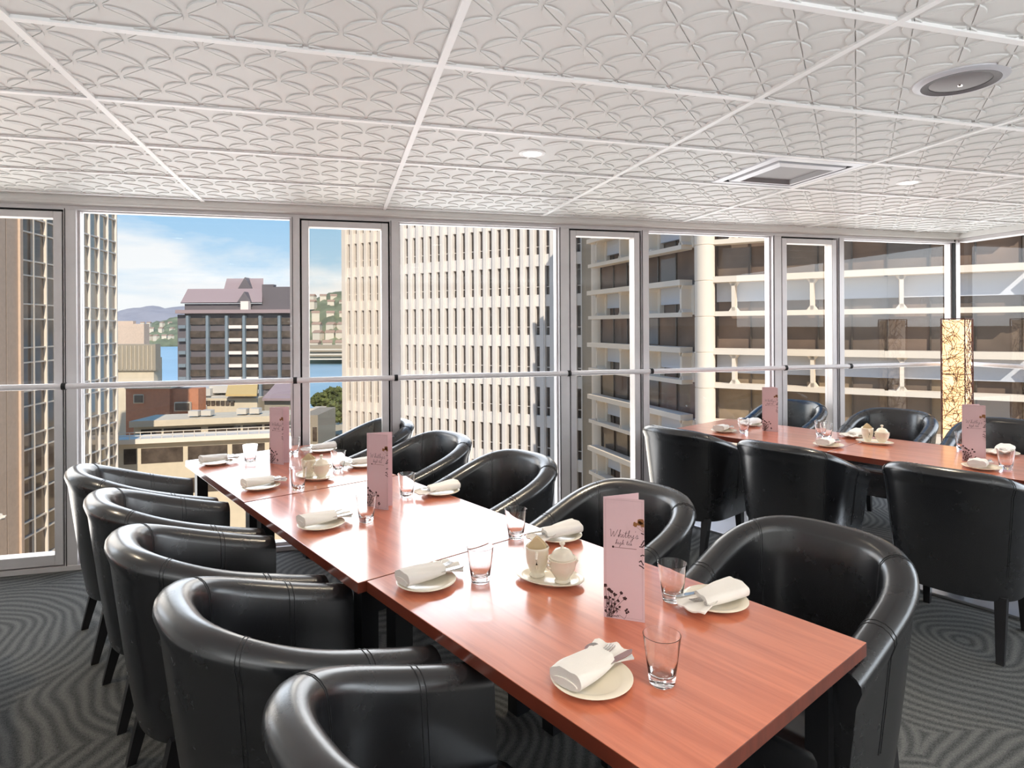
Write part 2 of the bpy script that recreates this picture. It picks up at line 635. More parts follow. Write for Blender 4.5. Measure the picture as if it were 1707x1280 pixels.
# cornice with a rounded underside, head rail, sill
ZS, ZH = 0.03, 2.345
mb = MB()
wall_box(mb, XL, XR, -0.06, 0.16, 2.362, CZ + 0.02)
prof = [(-0.06, 2.40), (-0.062, 2.375), (-0.05, 2.352), (-0.02, 2.345), (0.05, 2.345)]
rings = [[(x, wy(x, o), z) for o, z in prof] for x in (XL, XR)]
mb.loft(rings, False, False)
tag(mb.build('trim_1', M['white'], fix=False), 'white rounded cornice above the long glass wall', None, None, 'structure')
mb = MB()
wall_box(mb, XL, XR, 0.0, 0.12, 2.325, 2.362)
wall_box(mb, XL, XR, -0.008, 0.02, 2.318, 2.326)
tag(mb.build('trim_2', M['alu']), 'aluminium head rail above the windows', None, None, 'structure')
mb = MB()
wall_box(mb, XL, XR, -0.01, 0.14, 0.0, ZS)
tag(mb.build('trim_3', M['alu']), 'aluminium sill along the floor', None, None, 'structure')

tn = [4]


def trim(mb, mats, label):
    o = mb.build('trim_%d' % tn[0], mats)
    tn[0] += 1
    return tag(o, label, None, None, 'structure')


# posts between the windows
posts = [(-2.90, -2.81), (-1.692, -1.622), (-0.312, -0.256), (0.365, 0.428), (1.660, 1.744), (2.362, 2.428), (3.600, 3.683), (4.272, 4.335)]
for i, (a, b) in enumerate(posts):
    mb = MB()
    wall_box(mb, a, b, -0.005, 0.085, ZS, 2.325)
    wall_box(mb, a + 0.006, a + 0.010, -0.009, 0.0, ZS, 2.325, 1)
    trim(mb, [M['alu'], M['gasket']], 'aluminium post between two windows')
mb = MB()
mb.box((XR - 0.018, wy(XR) - 0.005 + 0.03, (ZS + 2.345) / 2), (0.05, 0.07, 2.345 - ZS))
mb.box((XR - 0.048, wy(XR) + 0.01, (ZS + 2.345) / 2), (0.006, 0.03, 2.345 - ZS), 1)
trim(mb, [M['alu'], M['gasket']], 'corner post where the two glass walls meet')

wn_ = [1]


def window(label):
    o = bpy.data.objects.new('window_%d' % wn_[0], None)
    C.objects.link(o)
    wn_[0] += 1
    return tag(o, label, None, None, 'structure')


def fixed(x0, x1, label):
    w = window(label)
    mb = MB()
    f = 0.012
    wall_box(mb, x0, x0 + f, 0.03, 0.09, ZS, 2.325)
    wall_box(mb, x1 - f, x1, 0.03, 0.09, ZS, 2.325)
    wall_box(mb, x0 + f, x1 - f, 0.03, 0.09, 2.312, 2.325)
    wall_box(mb, x0 + f, x1 - f, 0.03, 0.09, ZS, ZS + 0.02)
    mb.build('frame', M['alu'], w)
    p = MB()
    wall_box(p, x0 + f, x1 - f, 0.055, 0.065, ZS + 0.02, 2.312)
    p.build('pane', M['glass_pane'], w)


def sash(x0, x1, label):
    w = window(label)
    g = 0.012                       # dark rebate round the sash
    mb = MB()
    for a, b, c, d in ((x0, x0 + g, ZS, 2.325), (x1 - g, x1, ZS, 2.325), (x0 + g, x1 - g, 2.313, 2.325), (x0 + g, x1 - g, ZS, ZS + 0.008)):
        wall_box(mb, a, b, 0.05, 0.10, c, d)
    mb.build('gasket', M['gasket'], w)
    mb = MB()
    fw = 0.048
    a, b = x0 + g, x1 - g
    wall_box(mb, a, a + fw, 0.0, 0.09, ZS + 0.008, 2.305)
    wall_box(mb, b - fw, b, 0.0, 0.09, ZS + 0.008, 2.305)
    wall_box(mb, a + fw, b - fw, 0.0, 0.09, 2.262, 2.305)
    wall_box(mb, a + fw, b - fw, 0.0, 0.09, ZS + 0.008, ZS + 0.075)
    mb.build('sash_frame', M['alu'], w, bevel=0.003)
    p = MB()
    wall_box(p, a + fw, b - fw, 0.055, 0.063, ZS + 0.075, 2.262)
    p.build('pane', M['sash_pane'], w)


fixed(XL, -2.90, 'fixed pane left of the picture')
sash(-2.81, -1.692, 'hinged sash at the left end of the glass wall')
fixed(-1.622, -0.312, 'wide fixed pane with the harbour view')
sash(-0.256, 0.365, 'hinged sash beside the white tower')
fixed(0.428, 1.660, 'wide fixed pane filled by the white tower')
sash(1.744, 2.362, 'hinged sash right of the white tower')
fixed(2.428, 3.600, 'wide fixed pane in front of the round column')
sash(3.683, 4.272, 'hinged sash left of the rattan lamp')
fixed(4.335, XR - 0.05, 'fixed pane beside the corner post')
# right wall
w = window('fixed panes of the right hand glass wall')
mb = MB()
yc = wy(XR)
for a, b in ((YB, YB + 0.1), (0.2, 0.28), (1.9, 1.96)):
    mb.box((XR + 0.05, (a + b) / 2, (ZS + 2.33) / 2), (0.12, b - a, 2.33 - ZS))
mb.box((XR + 0.05, (YB + yc) / 2, 0.02), (0.14, yc - YB, 0.04))
mb.box((XR + 0.05, (YB + yc) / 2, 2.338), (0.12, yc - YB, 0.03))
mb.build('frame', M['alu'], w)
MB().box((XR + 0.06, (YB + yc) / 2, 1.17), (0.008, yc - YB - 0.02, 2.3)).build('pane', M['glass_pane'], w)
mb = MB()
mb.box((XR + 0.03, (YB + yc) / 2, 2.385), (0.18, yc - YB, 0.06))
trim(mb, M['white'], 'white cornice above the right hand glass wall')

# handrail in front of the glass
RZ = 1.19
hr = thing('handrail', 'white tubular handrail running along the glass walls', 'handrail', (0, 0, 0))
xs = [XL] + [(a + b) / 2 for a, b in posts] + [XR - 0.10]
for a, b in zip(xs[:-1], xs[1:]):
    MB().tube([(a, wy(a, -0.10), RZ), (b, wy(b, -0.10), RZ)], 0.019, 12).build('rail', M['rail'], hr)
MB().tube([(XR - 0.10, wy(XR, -0.10), RZ), (XR - 0.10, 0.5, RZ)], 0.019, 12).build('rail', M['rail'], hr)
for a, b in posts:
    x = (a + b) / 2
    mb = MB().tube([(x, wy(x, 0.0), RZ), (x, wy(x, -0.10), RZ)], 0.010, 8)
    mb.tube([(x - 0.012, wy(x, -0.10), RZ), (x + 0.012, wy(x, -0.10), RZ)], 0.023, 12, 1)
    mb.build('bracket', [M['rail'], M['gasket']], hr)




# ================================================================= THE TOWN OUTSIDE
def V3(p, z):
    return Vector((p.x, p.y, z))


class Face:
    """a facade between two plan points; s runs along it, o outward (towards the hotel)"""

    def __init__(self, a, b):
        self.a, self.b = a, b
        self.L = (b - a).length
        self.t = (b - a).normalized()
        self.n = Vector((self.t.y, -self.t.x))
        if self.n.dot(-a) < 0:
            self.n = -self.n

    def pt(self, s, o, z):
        p = self.a + self.t * s + self.n * o
        return Vector((p.x, p.y, z))

    def box(self, mb, s0, s1, o0, o1, z0, z1, mat=0):
        return mb.hexa([self.pt(s, o, z) for z in (z0, z1) for s, o in ((s0, o0), (s1, o0), (s1, o1), (s0, o1))], mat)


def build_parts(items, name, mats, parent, limit=100):
    """items: (priority, mesh builder); the first hundred become parts, the rest one part"""
    items = sorted(items, key=lambda q: q[0])
    for _, m in items[:limit]:
        m.build(name, mats, parent)
    if len(items) > limit:
        mb = MB()
        for _, m in items[limit:]:
            o = len(mb.v)
            mb.v += m.v
            mb.f += [[i + o for i in f] for f in m.f]
            mb.mi += m.mi
            mb.s += m.s
        tag(mb.build(name, mats, parent), None, None, None, 'stuff')


def zat(px, py, D):
    return E(px, py, D).z


def pbox(mb, px0, D0, px1, D1, z0, z1, thick, mat=0):
    a, b = E2(px0, D0), E2(px1, D1)
    f = Vector((FWD.x, FWD.y)) * thick
    return mb.hexa([V3(p, z) for z in (z0, z1) for p in (a, b, b + f, a + f)], mat)


def ebox(mb, px0, py0, px1, py1, D, thick, mat=0):
    return pbox(mb, px0, D, px1, D, zat((px0 + px1) / 2, py1, D), zat((px0 + px1) / 2, py0, D), thick, mat)


GZ = -27.0
# ---- ground and water
mb = MB()
p = [V3(E2(-900, 12), GZ), V3(E2(2600, 12), GZ), V3(E2(1900, 215), GZ), V3(E2(-100, 215), GZ)]
mb.hexa([q + Vector((0, 0, -1)) for q in p] + p)
tag(mb.build('street', M['asphalt']), 'sunlit street far below', None, None, 'structure')
mb = MB()
mb.add([V3(E2(-800, 205), GZ - 0.8), V3(E2(2500, 205), GZ - 0.8), V3(E2(2500, 5200), GZ - 0.8), V3(E2(-800, 5200), GZ - 0.8)], [(0, 1, 2, 3)])
tag(mb.build('harbour', M['sea']), 'blue harbour water', None, None, 'structure')


def hill(name, label, prof, D0, D1, mat, z0=GZ, seed=1, rough=1.0, fold=6.0):
    rnd = random.Random(seed)
    n = 60
    m = 14
    mb = MB()
    x0, x1 = prof[0][0], prof[-1][0]
    rows = []
    for i in range(m):
        k = i / (m - 1)
        D = D0 + (D1 - D0) * k
        row = []
        for j in range(n):
            px = x0 + (x1 - x0) * j / (n - 1)
            for (a, ya), (b, yb) in zip(prof[:-1], prof[1:]):
                if a <= px <= b:
                    py = ya + (yb - ya) * (px - a) / (b - a)
                    break
            zt = zat(px, py, D1)
            s = k ** 0.75
            z = z0 + (zt - z0) * s + (rnd.uniform(-1, 1) * rough + math.sin(j * 0.9 + i * 0.4) * fold * s * (1 - k))
            if i == 0:
                z = z0 - 1
            q = E2(px, D)
            row.append((q.x, q.y, z))
        rows.append(row)
    # back slope
    rows.append([(E2(x0 + (x1 - x0) * j / (n - 1), D1 * 1.25).x, E2(x0 + (x1 - x0) * j / (n - 1), D1 * 1.25).y, z0 - 1) for j in range(n)])
    mb.loft(rows, False, False)
    return tag(mb.build(name, mat, None, fix=False), label, None, None, 'structure')


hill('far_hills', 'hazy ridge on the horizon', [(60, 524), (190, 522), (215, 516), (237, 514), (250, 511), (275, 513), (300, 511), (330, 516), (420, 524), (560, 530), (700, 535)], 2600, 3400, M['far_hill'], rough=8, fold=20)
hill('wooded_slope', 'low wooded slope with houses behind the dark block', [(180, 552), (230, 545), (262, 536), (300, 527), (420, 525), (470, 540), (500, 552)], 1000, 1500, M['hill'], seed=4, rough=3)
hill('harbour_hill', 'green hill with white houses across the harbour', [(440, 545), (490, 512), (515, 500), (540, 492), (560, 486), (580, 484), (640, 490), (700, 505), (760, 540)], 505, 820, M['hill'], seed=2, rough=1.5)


def make_house():
    t = thing('house', '', 'house')
    MB().box((0, 0, 2.6), (7.6, 7, 9)).build('walls', M['house'], t)
    mb = MB().add([(-4.2, -3.9, 7.1), (4.2, -3.9, 7.1), (4.2, 3.9, 7.1), (-4.2, 3.9, 7.1), (-4.2, 0, 9.6), (4.2, 0, 9.6)], [(0, 1, 5, 4), (2, 3, 4, 5), (0, 4, 3), (1, 2, 5), (3, 2, 1, 0)])
    mb.build('roof', M['house_roof'], t)
    return t


ph = placer(make_house())
rnd = random.Random(9)
for D, n in ((528, 3), (556, 3), (586, 3), (640, 3), (715, 3), (765, 4)):
    for k in range(n):
        px = 514 + (k + rnd.uniform(0.25, 0.75)) * 72 / n
        kk = (D - 505) / 315
        q = E2(px, D)
        ph((q.x, q.y, GZ + (zat(px, 492, 820) - GZ) * kk ** 0.75 - 1.5), -YAW + rnd.uniform(-0.4, 0.4), 'pale house on the green hill across the harbour', 'houses on the harbour hill')
for D, n in ((1060, 6), (1180, 5), (1320, 5)):
    for k in range(n):
        px = 212 + (k + rnd.uniform(0.2, 0.8)) * 82 / n
        kk = (D - 1000) / 500
        q = E2(px, D)
        ph((q.x, q.y, GZ + (zat(px, 534, 1500) - GZ) * kk ** 0.75 - 1), -YAW + rnd.uniform(-0.4, 0.4), 'tiny pale house on the wooded slope left of the dark block', 'houses on the wooded slope')
t = thing('wharf_building', 'long low terraced building on the far shore', 'building')
mb = MB()
for i, (a, b) in enumerate(((575, 583), (584, 591), (592, 599))):
    ebox(mb, 500 + i * 4, a, 640, b, 500 - i * 2, 10)
mb.build('floors', M['beige_dark'], t)
mb = MB()
for i, y in enumerate((583, 591, 599)):
    ebox(mb, 498 + i * 4, y - 1.5, 642, y + 0.6, 492 - i * 2, 3)
mb.build('balcony_slabs', M['house'], t)

# ---- white office tower
t = thing('office_tower', 'white office tower with rows of narrow dark windows', 'building')
A = Vector((0, 0)) + Vector((FWD.x, FWD.y)) * 67.0 + Vector((RGT.x, RGT.y)) * (-18.05)
B = Vector((FWD.x, FWD.y)) * 53.0 + Vector((RGT.x, RGT.y)) * 6.2
F = Face(A, B)
ZT = 10.6
rows = [ZT - 3.6 * i for i in range(-3, 10)]
ncol = int(F.L)
mb = MB()
F.box(mb, -0.5, F.L + 0.5, -16, -0.34, GZ, ZT + 14)
for k in range(ncol + 1):
    s = k * 1.0
    F.box(mb, s - 0.5 if k == 0 else s - 0.27, s + 0.27 if k < ncol else F.L + 0.5, -0.34, 0.08, GZ, ZT + 14)
    F.box(mb, s - 0.17, s + 0.17, 0.08, 0.16, GZ, ZT + 14)
for z in [ZT + 3.6 * 4] + rows:
    F.box(mb, 0, F.L, -0.34, -0.06, z - 3.6 - 0.04 + 0.0, z - 2.6)
mb.build('wall', M['concrete_white'], t)
items = []
for i, z in enumerate(rows):
    for k in range(ncol):
        m = MB()
        s0, s1 = k + 0.27, k + 0.73
        F.box(m, s0, s1, -0.34, -0.30, z - 2.6, z, 0)
        F.box(m, s0, s1, -0.30, -0.26, z - 1.92, z - 1.85, 1)
        vis = 0 if 3 <= i <= 8 else 5
        items.append((vis * 100 + abs(z - 1.5) * 2 + (ncol - k) * 0.6, m))
build_parts(items, 'window', [M['tower_glass'], M['concrete_white']], t)

# ---- building of white beams on the right
t = thing('lattice_office_block', 'office block of white beams with a round white column', 'building')
tops = [7.66 + 3.63, 7.66, 4.03, 0.40, -3.23, -6.86, -10.5, -14.1]
faces = [(Face(E2(1000, 43.8), E2(1158, 33.4)), 3.3, True)]
rp = [E2(1196, 32.0), E2(1310, 30.3), E2(1480, 28.0), E2(1708, 25.6)]
for a, b in zip(rp[:-1], rp[1:]):
    faces.append((Face(a, b), 3.9, False))
faces.append((Face(rp[-1], E2(2100, 23.5)), 3.9, None))
STRUT = [[0.95], [1.25], [0.5, 5.3]]
body = MB()
beams = MB()
panels = MB()
wins = []
rnd = random.Random(13)
for fi, (f, pitch, left) in enumerate(faces):
    f.box(body, -0.3 if fi else 0, f.L + 0.3, -9, -0.25, GZ, 12)
    for ti, zt in enumerate(tops):
        if left is not None:
            f.box(beams, -0.15, f.L + 0.02, 0.15, 0.95, zt - 0.30, zt)
            f.box(beams, -0.15, f.L + 0.02, 0.15, 0.85, zt - 1.88 - 0.12, zt - 1.88 + 0.12)
            ss = [1.0 + 3.3 * q for q in range(4) if 1.0 + 3.3 * q < f.L] if left else [STRUT[fi - 1][q] for q in range(len(STRUT[fi - 1]))]
            for s in ss:
                f.box(beams, s - 0.08, s + 0.08, 0.2, 0.80, zt - 1.80, zt - 0.28)
                # flared feet of the strut
                for zz, sg in ((zt - 0.30, -1), (zt - 1.76, 1)):
                    m = [f.pt(s - 0.22, 0.2, zz), f.pt(s + 0.22, 0.2, zz), f.pt(s + 0.22, 0.8, zz), f.pt(s - 0.22, 0.8, zz)]
                    m2 = [f.pt(s - 0.08, 0.2, zz + sg * 0.2), f.pt(s + 0.08, 0.2, zz + sg * 0.2), f.pt(s + 0.08, 0.8, zz + sg * 0.2), f.pt(s - 0.08, 0.8, zz + sg * 0.2)]
                    beams.hexa(m2 + m if sg < 0 else m + m2)
                if left:
                    f.box(beams, s - 0.5, s + 0.35, -0.1, 0.2, zt - 1.88, zt - 0.3)
        f.box(panels, 0, f.L, -0.1, 0.12, zt - 1.26, zt - 0.26)
        # glazing of the storey below the panel
        z0, z1 = zt - 3.63 - 0.3, zt - 1.26
        nw = max(1, round(f.L / 1.7))
        for k in range(nw):
            a, b = f.L * k / nw, f.L * (k + 1) / nw
            m = MB()
            r = rnd.random()
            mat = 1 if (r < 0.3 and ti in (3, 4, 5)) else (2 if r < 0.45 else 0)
            f.box(m, a + 0.03, b - 0.03, -0.22, -0.16, z0, z1, mat)
            f.box(m, a - 0.03, a + 0.03, -0.2, -0.06, z0, z1, 3)
            wins.append((abs(zt - 1.0), m))
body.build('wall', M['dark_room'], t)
beams.build('beams', M['concrete_cream'], t)
panels.build('spandrel_panels', M['spandrel'], t)
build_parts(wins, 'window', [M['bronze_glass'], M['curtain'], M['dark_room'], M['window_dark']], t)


def column(px, D, r, name):
    q = E2(px, D)
    prof = []
    z = GZ
    while z < 13:
        prof += [(r, z), (r, z + 1.76), (r - 0.03, z + 1.77), (r - 0.03, z + 1.81), (r, z + 1.815)]
        z += 1.815
    MB().lathe(prof, 40, (q.x, q.y, 0)).build(name, M['concrete_cream'], t, sharp=60)


column(1175, 31.6, 0.50, 'round_column')
column(1000, 45.2, 0.62, 'corner_column')
mb = MB()
pbox(mb, 977, 50, 992, 47, GZ, 14, 6)
mb.build('side_wall', M['beige_dark'], t)

# ---- glass tower at the far left
t = thing('glass_tower', 'bronze glass tower with a fluted beige end wall', 'building')


def lt_pt(D):
    q = Vector((FWD.x, FWD.y)) * D + Vector((RGT.x, RGT.y)) * (-39.9 - 0.156 * (D - 50))
    return q


F = Face(lt_pt(50), lt_pt(66.2))
mb = MB()
F.box(mb, 0, F.L, -14, -0.25, GZ, 24)
mb.build('core', M['beige_dark'], t)
F2 = Face(lt_pt(36), lt_pt(50))
mb = MB()
F2.box(mb, 0, F2.L, -14, -0.1, GZ, 24)
s = 0.0
while s < F2.L - 0.1:
    F2.box(mb, s, min(s + 1.45, F2.L), -0.1, 0.12, GZ, 24)
    s += 1.55
F2.box(mb, F2.L - 0.35, F2.L, -0.1, 0.3, GZ, 24)
mb.build('fluted_wall', M['fluted'], t)
nc = 9
w_ = F.L / nc
items = []
mull = MB()
zs = []
for k in range(-9, 6):
    zs += [9.6 + 3.6 * k, 10.83 + 3.6 * k]
zs.sort()
for k in range(nc + 1):
    F.box(mull, k * w_ - 0.07, k * w_ + 0.07, -0.25, 0.10, GZ, 24)
for z in zs:
    F.box(mull, 0, F.L, -0.2, 0.04, z - 0.06, z + 0.06)
    F.box(mull, F.L, F.L + 0.1, -1, 0.04, z - 0.06, z + 0.06)
mull.build('mullions', M['mullion_white'], t)
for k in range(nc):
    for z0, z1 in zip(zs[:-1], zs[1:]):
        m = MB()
        F.box(m, k * w_ + 0.07, (k + 1) * w_ - 0.07, -0.25, -0.14, z0 + 0.06, z1 - 0.06, 0 if k < 4 else 1)  # near columns darker, far ones paler: reflections put into the glass colour
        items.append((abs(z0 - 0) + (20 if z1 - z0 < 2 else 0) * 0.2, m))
build_parts(items, 'window', [M['bronze_glass'], M['reflection_glass']], t)

# ---- dark block with the mauve roof
t = thing('dark_block', 'dark office block with a mauve mansard roof and triangular dormers', 'building')
D = 160
mb = MB()
ebox(mb, 296, 524, 489, 745, D, 5.5)
ebox(mb, 308, 506, 489, 524, D + 1, 4.5)
mb.build('wall', M['dark_cladding'], t)
mb = MB()
ebox(mb, 292, 516, 490, 522, D - 1.5, 7)
mb.build('cornice', M['mauve_roof'], t)
# roof: lower slope and upper storey
mb = MB()
a = [E(301, 504, D), E(437, 504, D), E(437, 504, D + 5), E(301, 504, D + 5)]
b = [E(313, 480, D + 3), E(437, 480, D + 3), E(437, 480, D + 5), E(313, 480, D + 5)]
for q in b:
    q.z = zat(375, 480, D)
for q in a:
    q.z = zat(375, 504, D)
mb.hexa(a + b)
a = [E(373, 480, D + 4), E(439, 480, D + 4), E(439, 480, D + 9), E(373, 480, D + 9)]
b = [E(378, 461, D + 6), E(439, 461, D + 6), E(439, 461, D + 9), E(378, 461, D + 9)]
for q in a:
    q.z = zat(405, 481, D)
for q in b:
    q.z = zat(405, 461, D)
mb.hexa(a + b)
mb.build('roof', M['mauve_roof'], t)
mb = MB()
ebox(mb, 437, 478, 488, 508, D + 2, 3.5)
ebox(mb, 437, 474, 456, 478, D + 2.5, 2)
mb.build('plant_room', M['dark_cladding'], t)
for cx_, y0, y1, w, dd in ((408, 462, 482, 12, 3.4), (407, 486, 504, 12, -0.4)):
    mb = MB()
    p = [E(cx_ - w, y1, D + dd), E(cx_ + w, y1, D + dd), E(cx_, y0, D + dd)]
    q = [v + FWD * 4 for v in p]
    mb.add(p + q, [(0, 1, 2), (5, 4, 3), (0, 3, 4, 1), (1, 4, 5, 2), (2, 5, 3, 0)])
    mb.build('dormer', M['dark_cladding'], t)
for px in (312, 345, 377, 406, 433, 465, 486):
    mb = MB()
    ebox(mb, px - 2.2, 526, px + 2.2, 745, D - 1.2, 1.5)
    mb.build('pilaster', M['blue_grey'], t)
for r in range(9):
    y = 545 + r * 21.6
    for a, b in ((381, 402), (410, 430), (297, 309)):
        mb = MB()
        ebox(mb, a, y - 3, b, y + 2.5, D - 0.9, 1.0)
        mb.build('sill', M['pale_bar'] if a > 300 else M['blue_grey'], t)
    for a, b in ((315, 342), (348, 374), (381, 403), (410, 430), (437, 462), (468, 487)):
        mb = MB()
        ebox(mb, a, y - 15, b, y - 4, D - 0.4, 0.5)
        mb.build('window', M['window_dark'], t)
MB_ = MB()
ebox(MB_, 401, 502, 414, 516, D - 1.5, 1.6)
MB_.build('balcony', M['pale_bar'], t)

# ---- low pale buildings at the left
t = thing('low_office', 'low beige building with a ribbed flat top beside the glass tower', 'building')
mb = MB()
ebox(mb, 120, 574, 259, 618, 110, 1.6)
mb.build('upper_storeys', M['beige_dark'], t)
mb = MB()
ebox(mb, 120, 618, 256, 760, 110.4, 1.2)
ebox(mb, 252, 596, 262, 760, 112, 1.5)
mb.build('lower_storeys', M['beige'], t)
mb = MB()
for px in range(196, 259, 7):
    ebox(mb, px, 576, px + 0.8, 616, 109.8, 0.3)
mb.build('panel_ribs', M['beige'], t)
t = thing('stepped_building', 'pinkish stepped building behind the low beige one', 'building')
mb = MB()
ebox(mb, 120, 540, 240, 640, 134, 2)
ebox(mb, 190, 535, 222, 541, 134.5, 1)
mb.build('wall', M['fluted'], t)

# ---- terracotta block
t = thing('terracotta_block', 'terracotta rendered block with a small square window', 'building')
mb = MB()
ebox(mb, 209, 648, 282, 760, 99, 3)
ebox(mb, 282, 648, 330, 760, 99.6, 2.5)
mb.build('wall', M['brick'], t)
mb = MB()
ebox(mb, 207, 644, 284, 648, 98.6, 3.6)
mb.build('parapet', M['beige'], t)
for x0, y0, x1, y1 in ((223, 659, 236, 671), (291, 672, 314, 684)):
    mb = MB()
    ebox(mb, x0 - 1.5, y0 - 1.5, x1 + 1.5, y1 + 1.5, 98.7, 0.6, 1)
    ebox(mb, x0, y0, x1, y1, 98.5, 0.3, 0)
    mb.build('window', [M['window_dark'], M['beige']], t)

# ---- buildings behind the terrace block
t = thing('ochre_roofed_building', 'pale building under an ochre roof behind the terrace block', 'building')
mb = MB()
ebox(mb, 344, 664, 428, 760, 103, 3)
mb.build('wall', M['beige'], t)
mb = MB()
a = [E(376, 660, 101.5), E(428, 660, 101.5), E(430, 660, 107), E(382, 660, 107)]
for q in a:
    q.z = zat(400, 661, 101)
b = [v.copy() for v in a]
b[0].z += 0.3
b[1].z += 0.3
b[2].z += 2.0
b[3].z += 2.0
mb.hexa(a + b)
mb.build('roof', M['ochre'], t)
for k in range(6):
    mb = MB()
    ebox(mb, 343 + k * 8, 668, 349 + k * 8, 675, 102.7, 0.3)
    mb.build('window', M['window_dark'], t)
t = thing('grey_gabled_building', 'grey pitched roof beside the window post', 'building')
mb = MB()
ebox(mb, 440, 658, 488, 760, 104, 3)
mb.build('wall', M['beige_dark'], t)
mb = MB()
a = [E(437, 668, 103), E(489, 668, 103), E(489, 640, 108), E(462, 640, 108)]
th = Vector((0, 0, 0.4))
mb.hexa(a + [v + th for v in a])
mb.build('roof', M['mauve_roof'], t)
t = thing('white_plant_screen', 'white roof structure left of the ochre roof', 'building')
mb = MB()
ebox(mb, 285, 648, 350, 660, 117, 8)
ebox(mb, 348, 643, 386, 655, 118, 7)
ebox(mb, 300, 660, 380, 760, 117.5, 7)
mb.build('wall', M['hvac'], t)

# ---- terrace block in front
t = thing('terrace_block', 'beige terrace block with a railed roof deck and ribbon windows', 'building')
D0, D1 = 72, 77
zd = zat(195, 739, D0)
mb = MB()
pbox(mb, 170, D0, 486, D1, GZ, zd, 3)
mb.build('lower_storeys', M['beige'], t)
mb = MB()
pbox(mb, 168, D0 - 0.8, 487, D1 - 0.8, zd - 0.1, zd + 0.45, 3.5)
mb.build('deck_edge', M['concrete_cream'], t)
mb = MB()
zr = zd + 1.25
for zz in (zr, zd + 0.85):
    mb.tube([V3(E2(195, D0 - 0.5), zz), V3(E2(486, D1 - 0.5), zz)], 0.045, 6)
for k in range(17):
    px = 197 + k * 18
    q = E2(px, D0 - 0.5 + (px - 195) / 291 * (D1 - D0))
    mb.tube([V3(q, zd + 0.4), V3(q, zr)], 0.035, 6)
mb.build('railing', M['concrete_cream'], t)


def ribbon_window(px0, px1, z0, z1, off):
    d0 = D0 + off + (px0 - 170) / 316 * (D1 - D0)
    d1 = D0 + off + (px1 - 170) / 316 * (D1 - D0)
    mb = MB()
    pbox(mb, px0, d0 - 0.1, px1, d1 - 0.1, z0, z1, 0.3)
    mb.build('window', M['window_dark'], t)


for a, b in ((205, 226), (234, 304), (312, 378), (386, 440), (448, 482)):
    ribbon_window(a, b, zd - 2.6, zd - 0.8, 0)
for a, b in ((205, 300), (312, 400), (410, 480)):
    ribbon_window(a, b, zd - 6.4, zd - 4.6, 0)
zu = zat(225, 703, 82)
mb = MB()
pbox(mb, 222, 80, 480, 85, GZ, zu, 5)
pbox(mb, 214, 79, 482, 84, zu - 0.3, zu + 0.5, 6)
mb.build('upper_storey', M['beige'], t)
for a, b in ((234, 268), (272, 334), (346, 400), (404, 436), (440, 476)):
    d0 = 80 + (a - 222) / 258 * 5
    d1 = 80 + (b - 222) / 258 * 5
    mb = MB()
    pbox(mb, a, d0 - 0.1, b, d1 - 0.1, zu - 2.3, zu - 0.75, 0.3)
    mb.build('window', M['window_dark'], t)


def make_ac():
    t = thing('air_conditioner', '', 'air conditioner')
    MB().box((0, 0, 0.55), (1.3, 0.7, 1.1)).build('housing', M['hvac'], t)
    MB().lathe([(0.0001, 0.0), (0.38, 0.0), (0.40, 0.04)], 20).build('fan_grille', M['window_dark'], t)
    g = t.children[-1]
    g.location = (0.1, -0.37, 0.55)
    g.rotation_euler = (PI / 2, 0, 0)
    return t


pa = placer(make_ac())
for px, D, l in ((329, 83.5, 'pale air conditioner on the terrace block roof, left of a pair'), (350, 83.9, 'pale air conditioner on the terrace block roof, right of a pair'),
                 (408, 85.2, 'pale air conditioner near the ochre roof'), (429, 85.6, 'air conditioner closest to the grey pitched roof')):
    q = E2(px, D)
    pa((q.x, q.y, zu + 0.5), -YAW, l, 'air conditioners on the terrace block')

# ---- street corner seen in the second sash
t = thing('corner_building', 'narrow beige street corner building at the foot of the white tower', 'building')
mb = MB()
ebox(mb, 500, 692, 529, 760, 120, 12)
mb.build('wall', M['beige_dark'], t)
mb = MB()
ebox(mb, 520, 712, 527, 735, 119.8, 0.3)
mb.build('window', M['window_dark'], t)
t = thing('pavilion', 'small flat roofed pavilion beside the street trees', 'building')
mb = MB()
ebox(mb, 517, 684, 540, 704, 168, 4)
mb.build('wall', M['beige'], t)
mb = MB()
ebox(mb, 516, 681, 541, 685, 167.5, 5)
mb.build('roof', M['house'], t)


def make_tree():
    t = thing('street_tree', '', 'tree')
    rnd = random.Random(8)
    mb = MB().tube([(0, 0, 0), (0.1, 0, 3), (0, 0.1, 6)], [0.45, 0.35, 0.25], 8)
    mb.build('trunk', M['trunk'], t)
    mb = MB()
    for k in range(420):
        a, u = rnd.uniform(0, 2 * PI), rnd.uniform(-0.6, 1)
        rr = rnd.uniform(0.75, 1.05)
        c = Vector((4.2 * rr * math.cos(a) * math.sqrt(max(0.05, 1 - u * u)), 4.2 * rr * math.sin(a) * math.sqrt(max(0.05, 1 - u * u)), 7.5 + 3.6 * u * rr))
        s = rnd.uniform(0.5, 1.0)
        R = Matrix.Rotation(rnd.uniform(0, 6), 3, 'Z') @ Matrix.Rotation(rnd.uniform(0, 6), 3, 'X')
        p = [c + R @ Vector(v) * s for v in ((1, 0, 0), (-1, 0, 0), (0, 1, 0), (0, -1, 0), (0, 0, 0.6), (0, 0, -0.6))]
        mb.add(p, [(0, 2, 4), (2, 1, 4), (1, 3, 4), (3, 0, 4), (2, 0, 5), (1, 2, 5), (3, 1, 5), (0, 3, 5)])
    mb.build('foliage', M['leaf'], t)
    return t


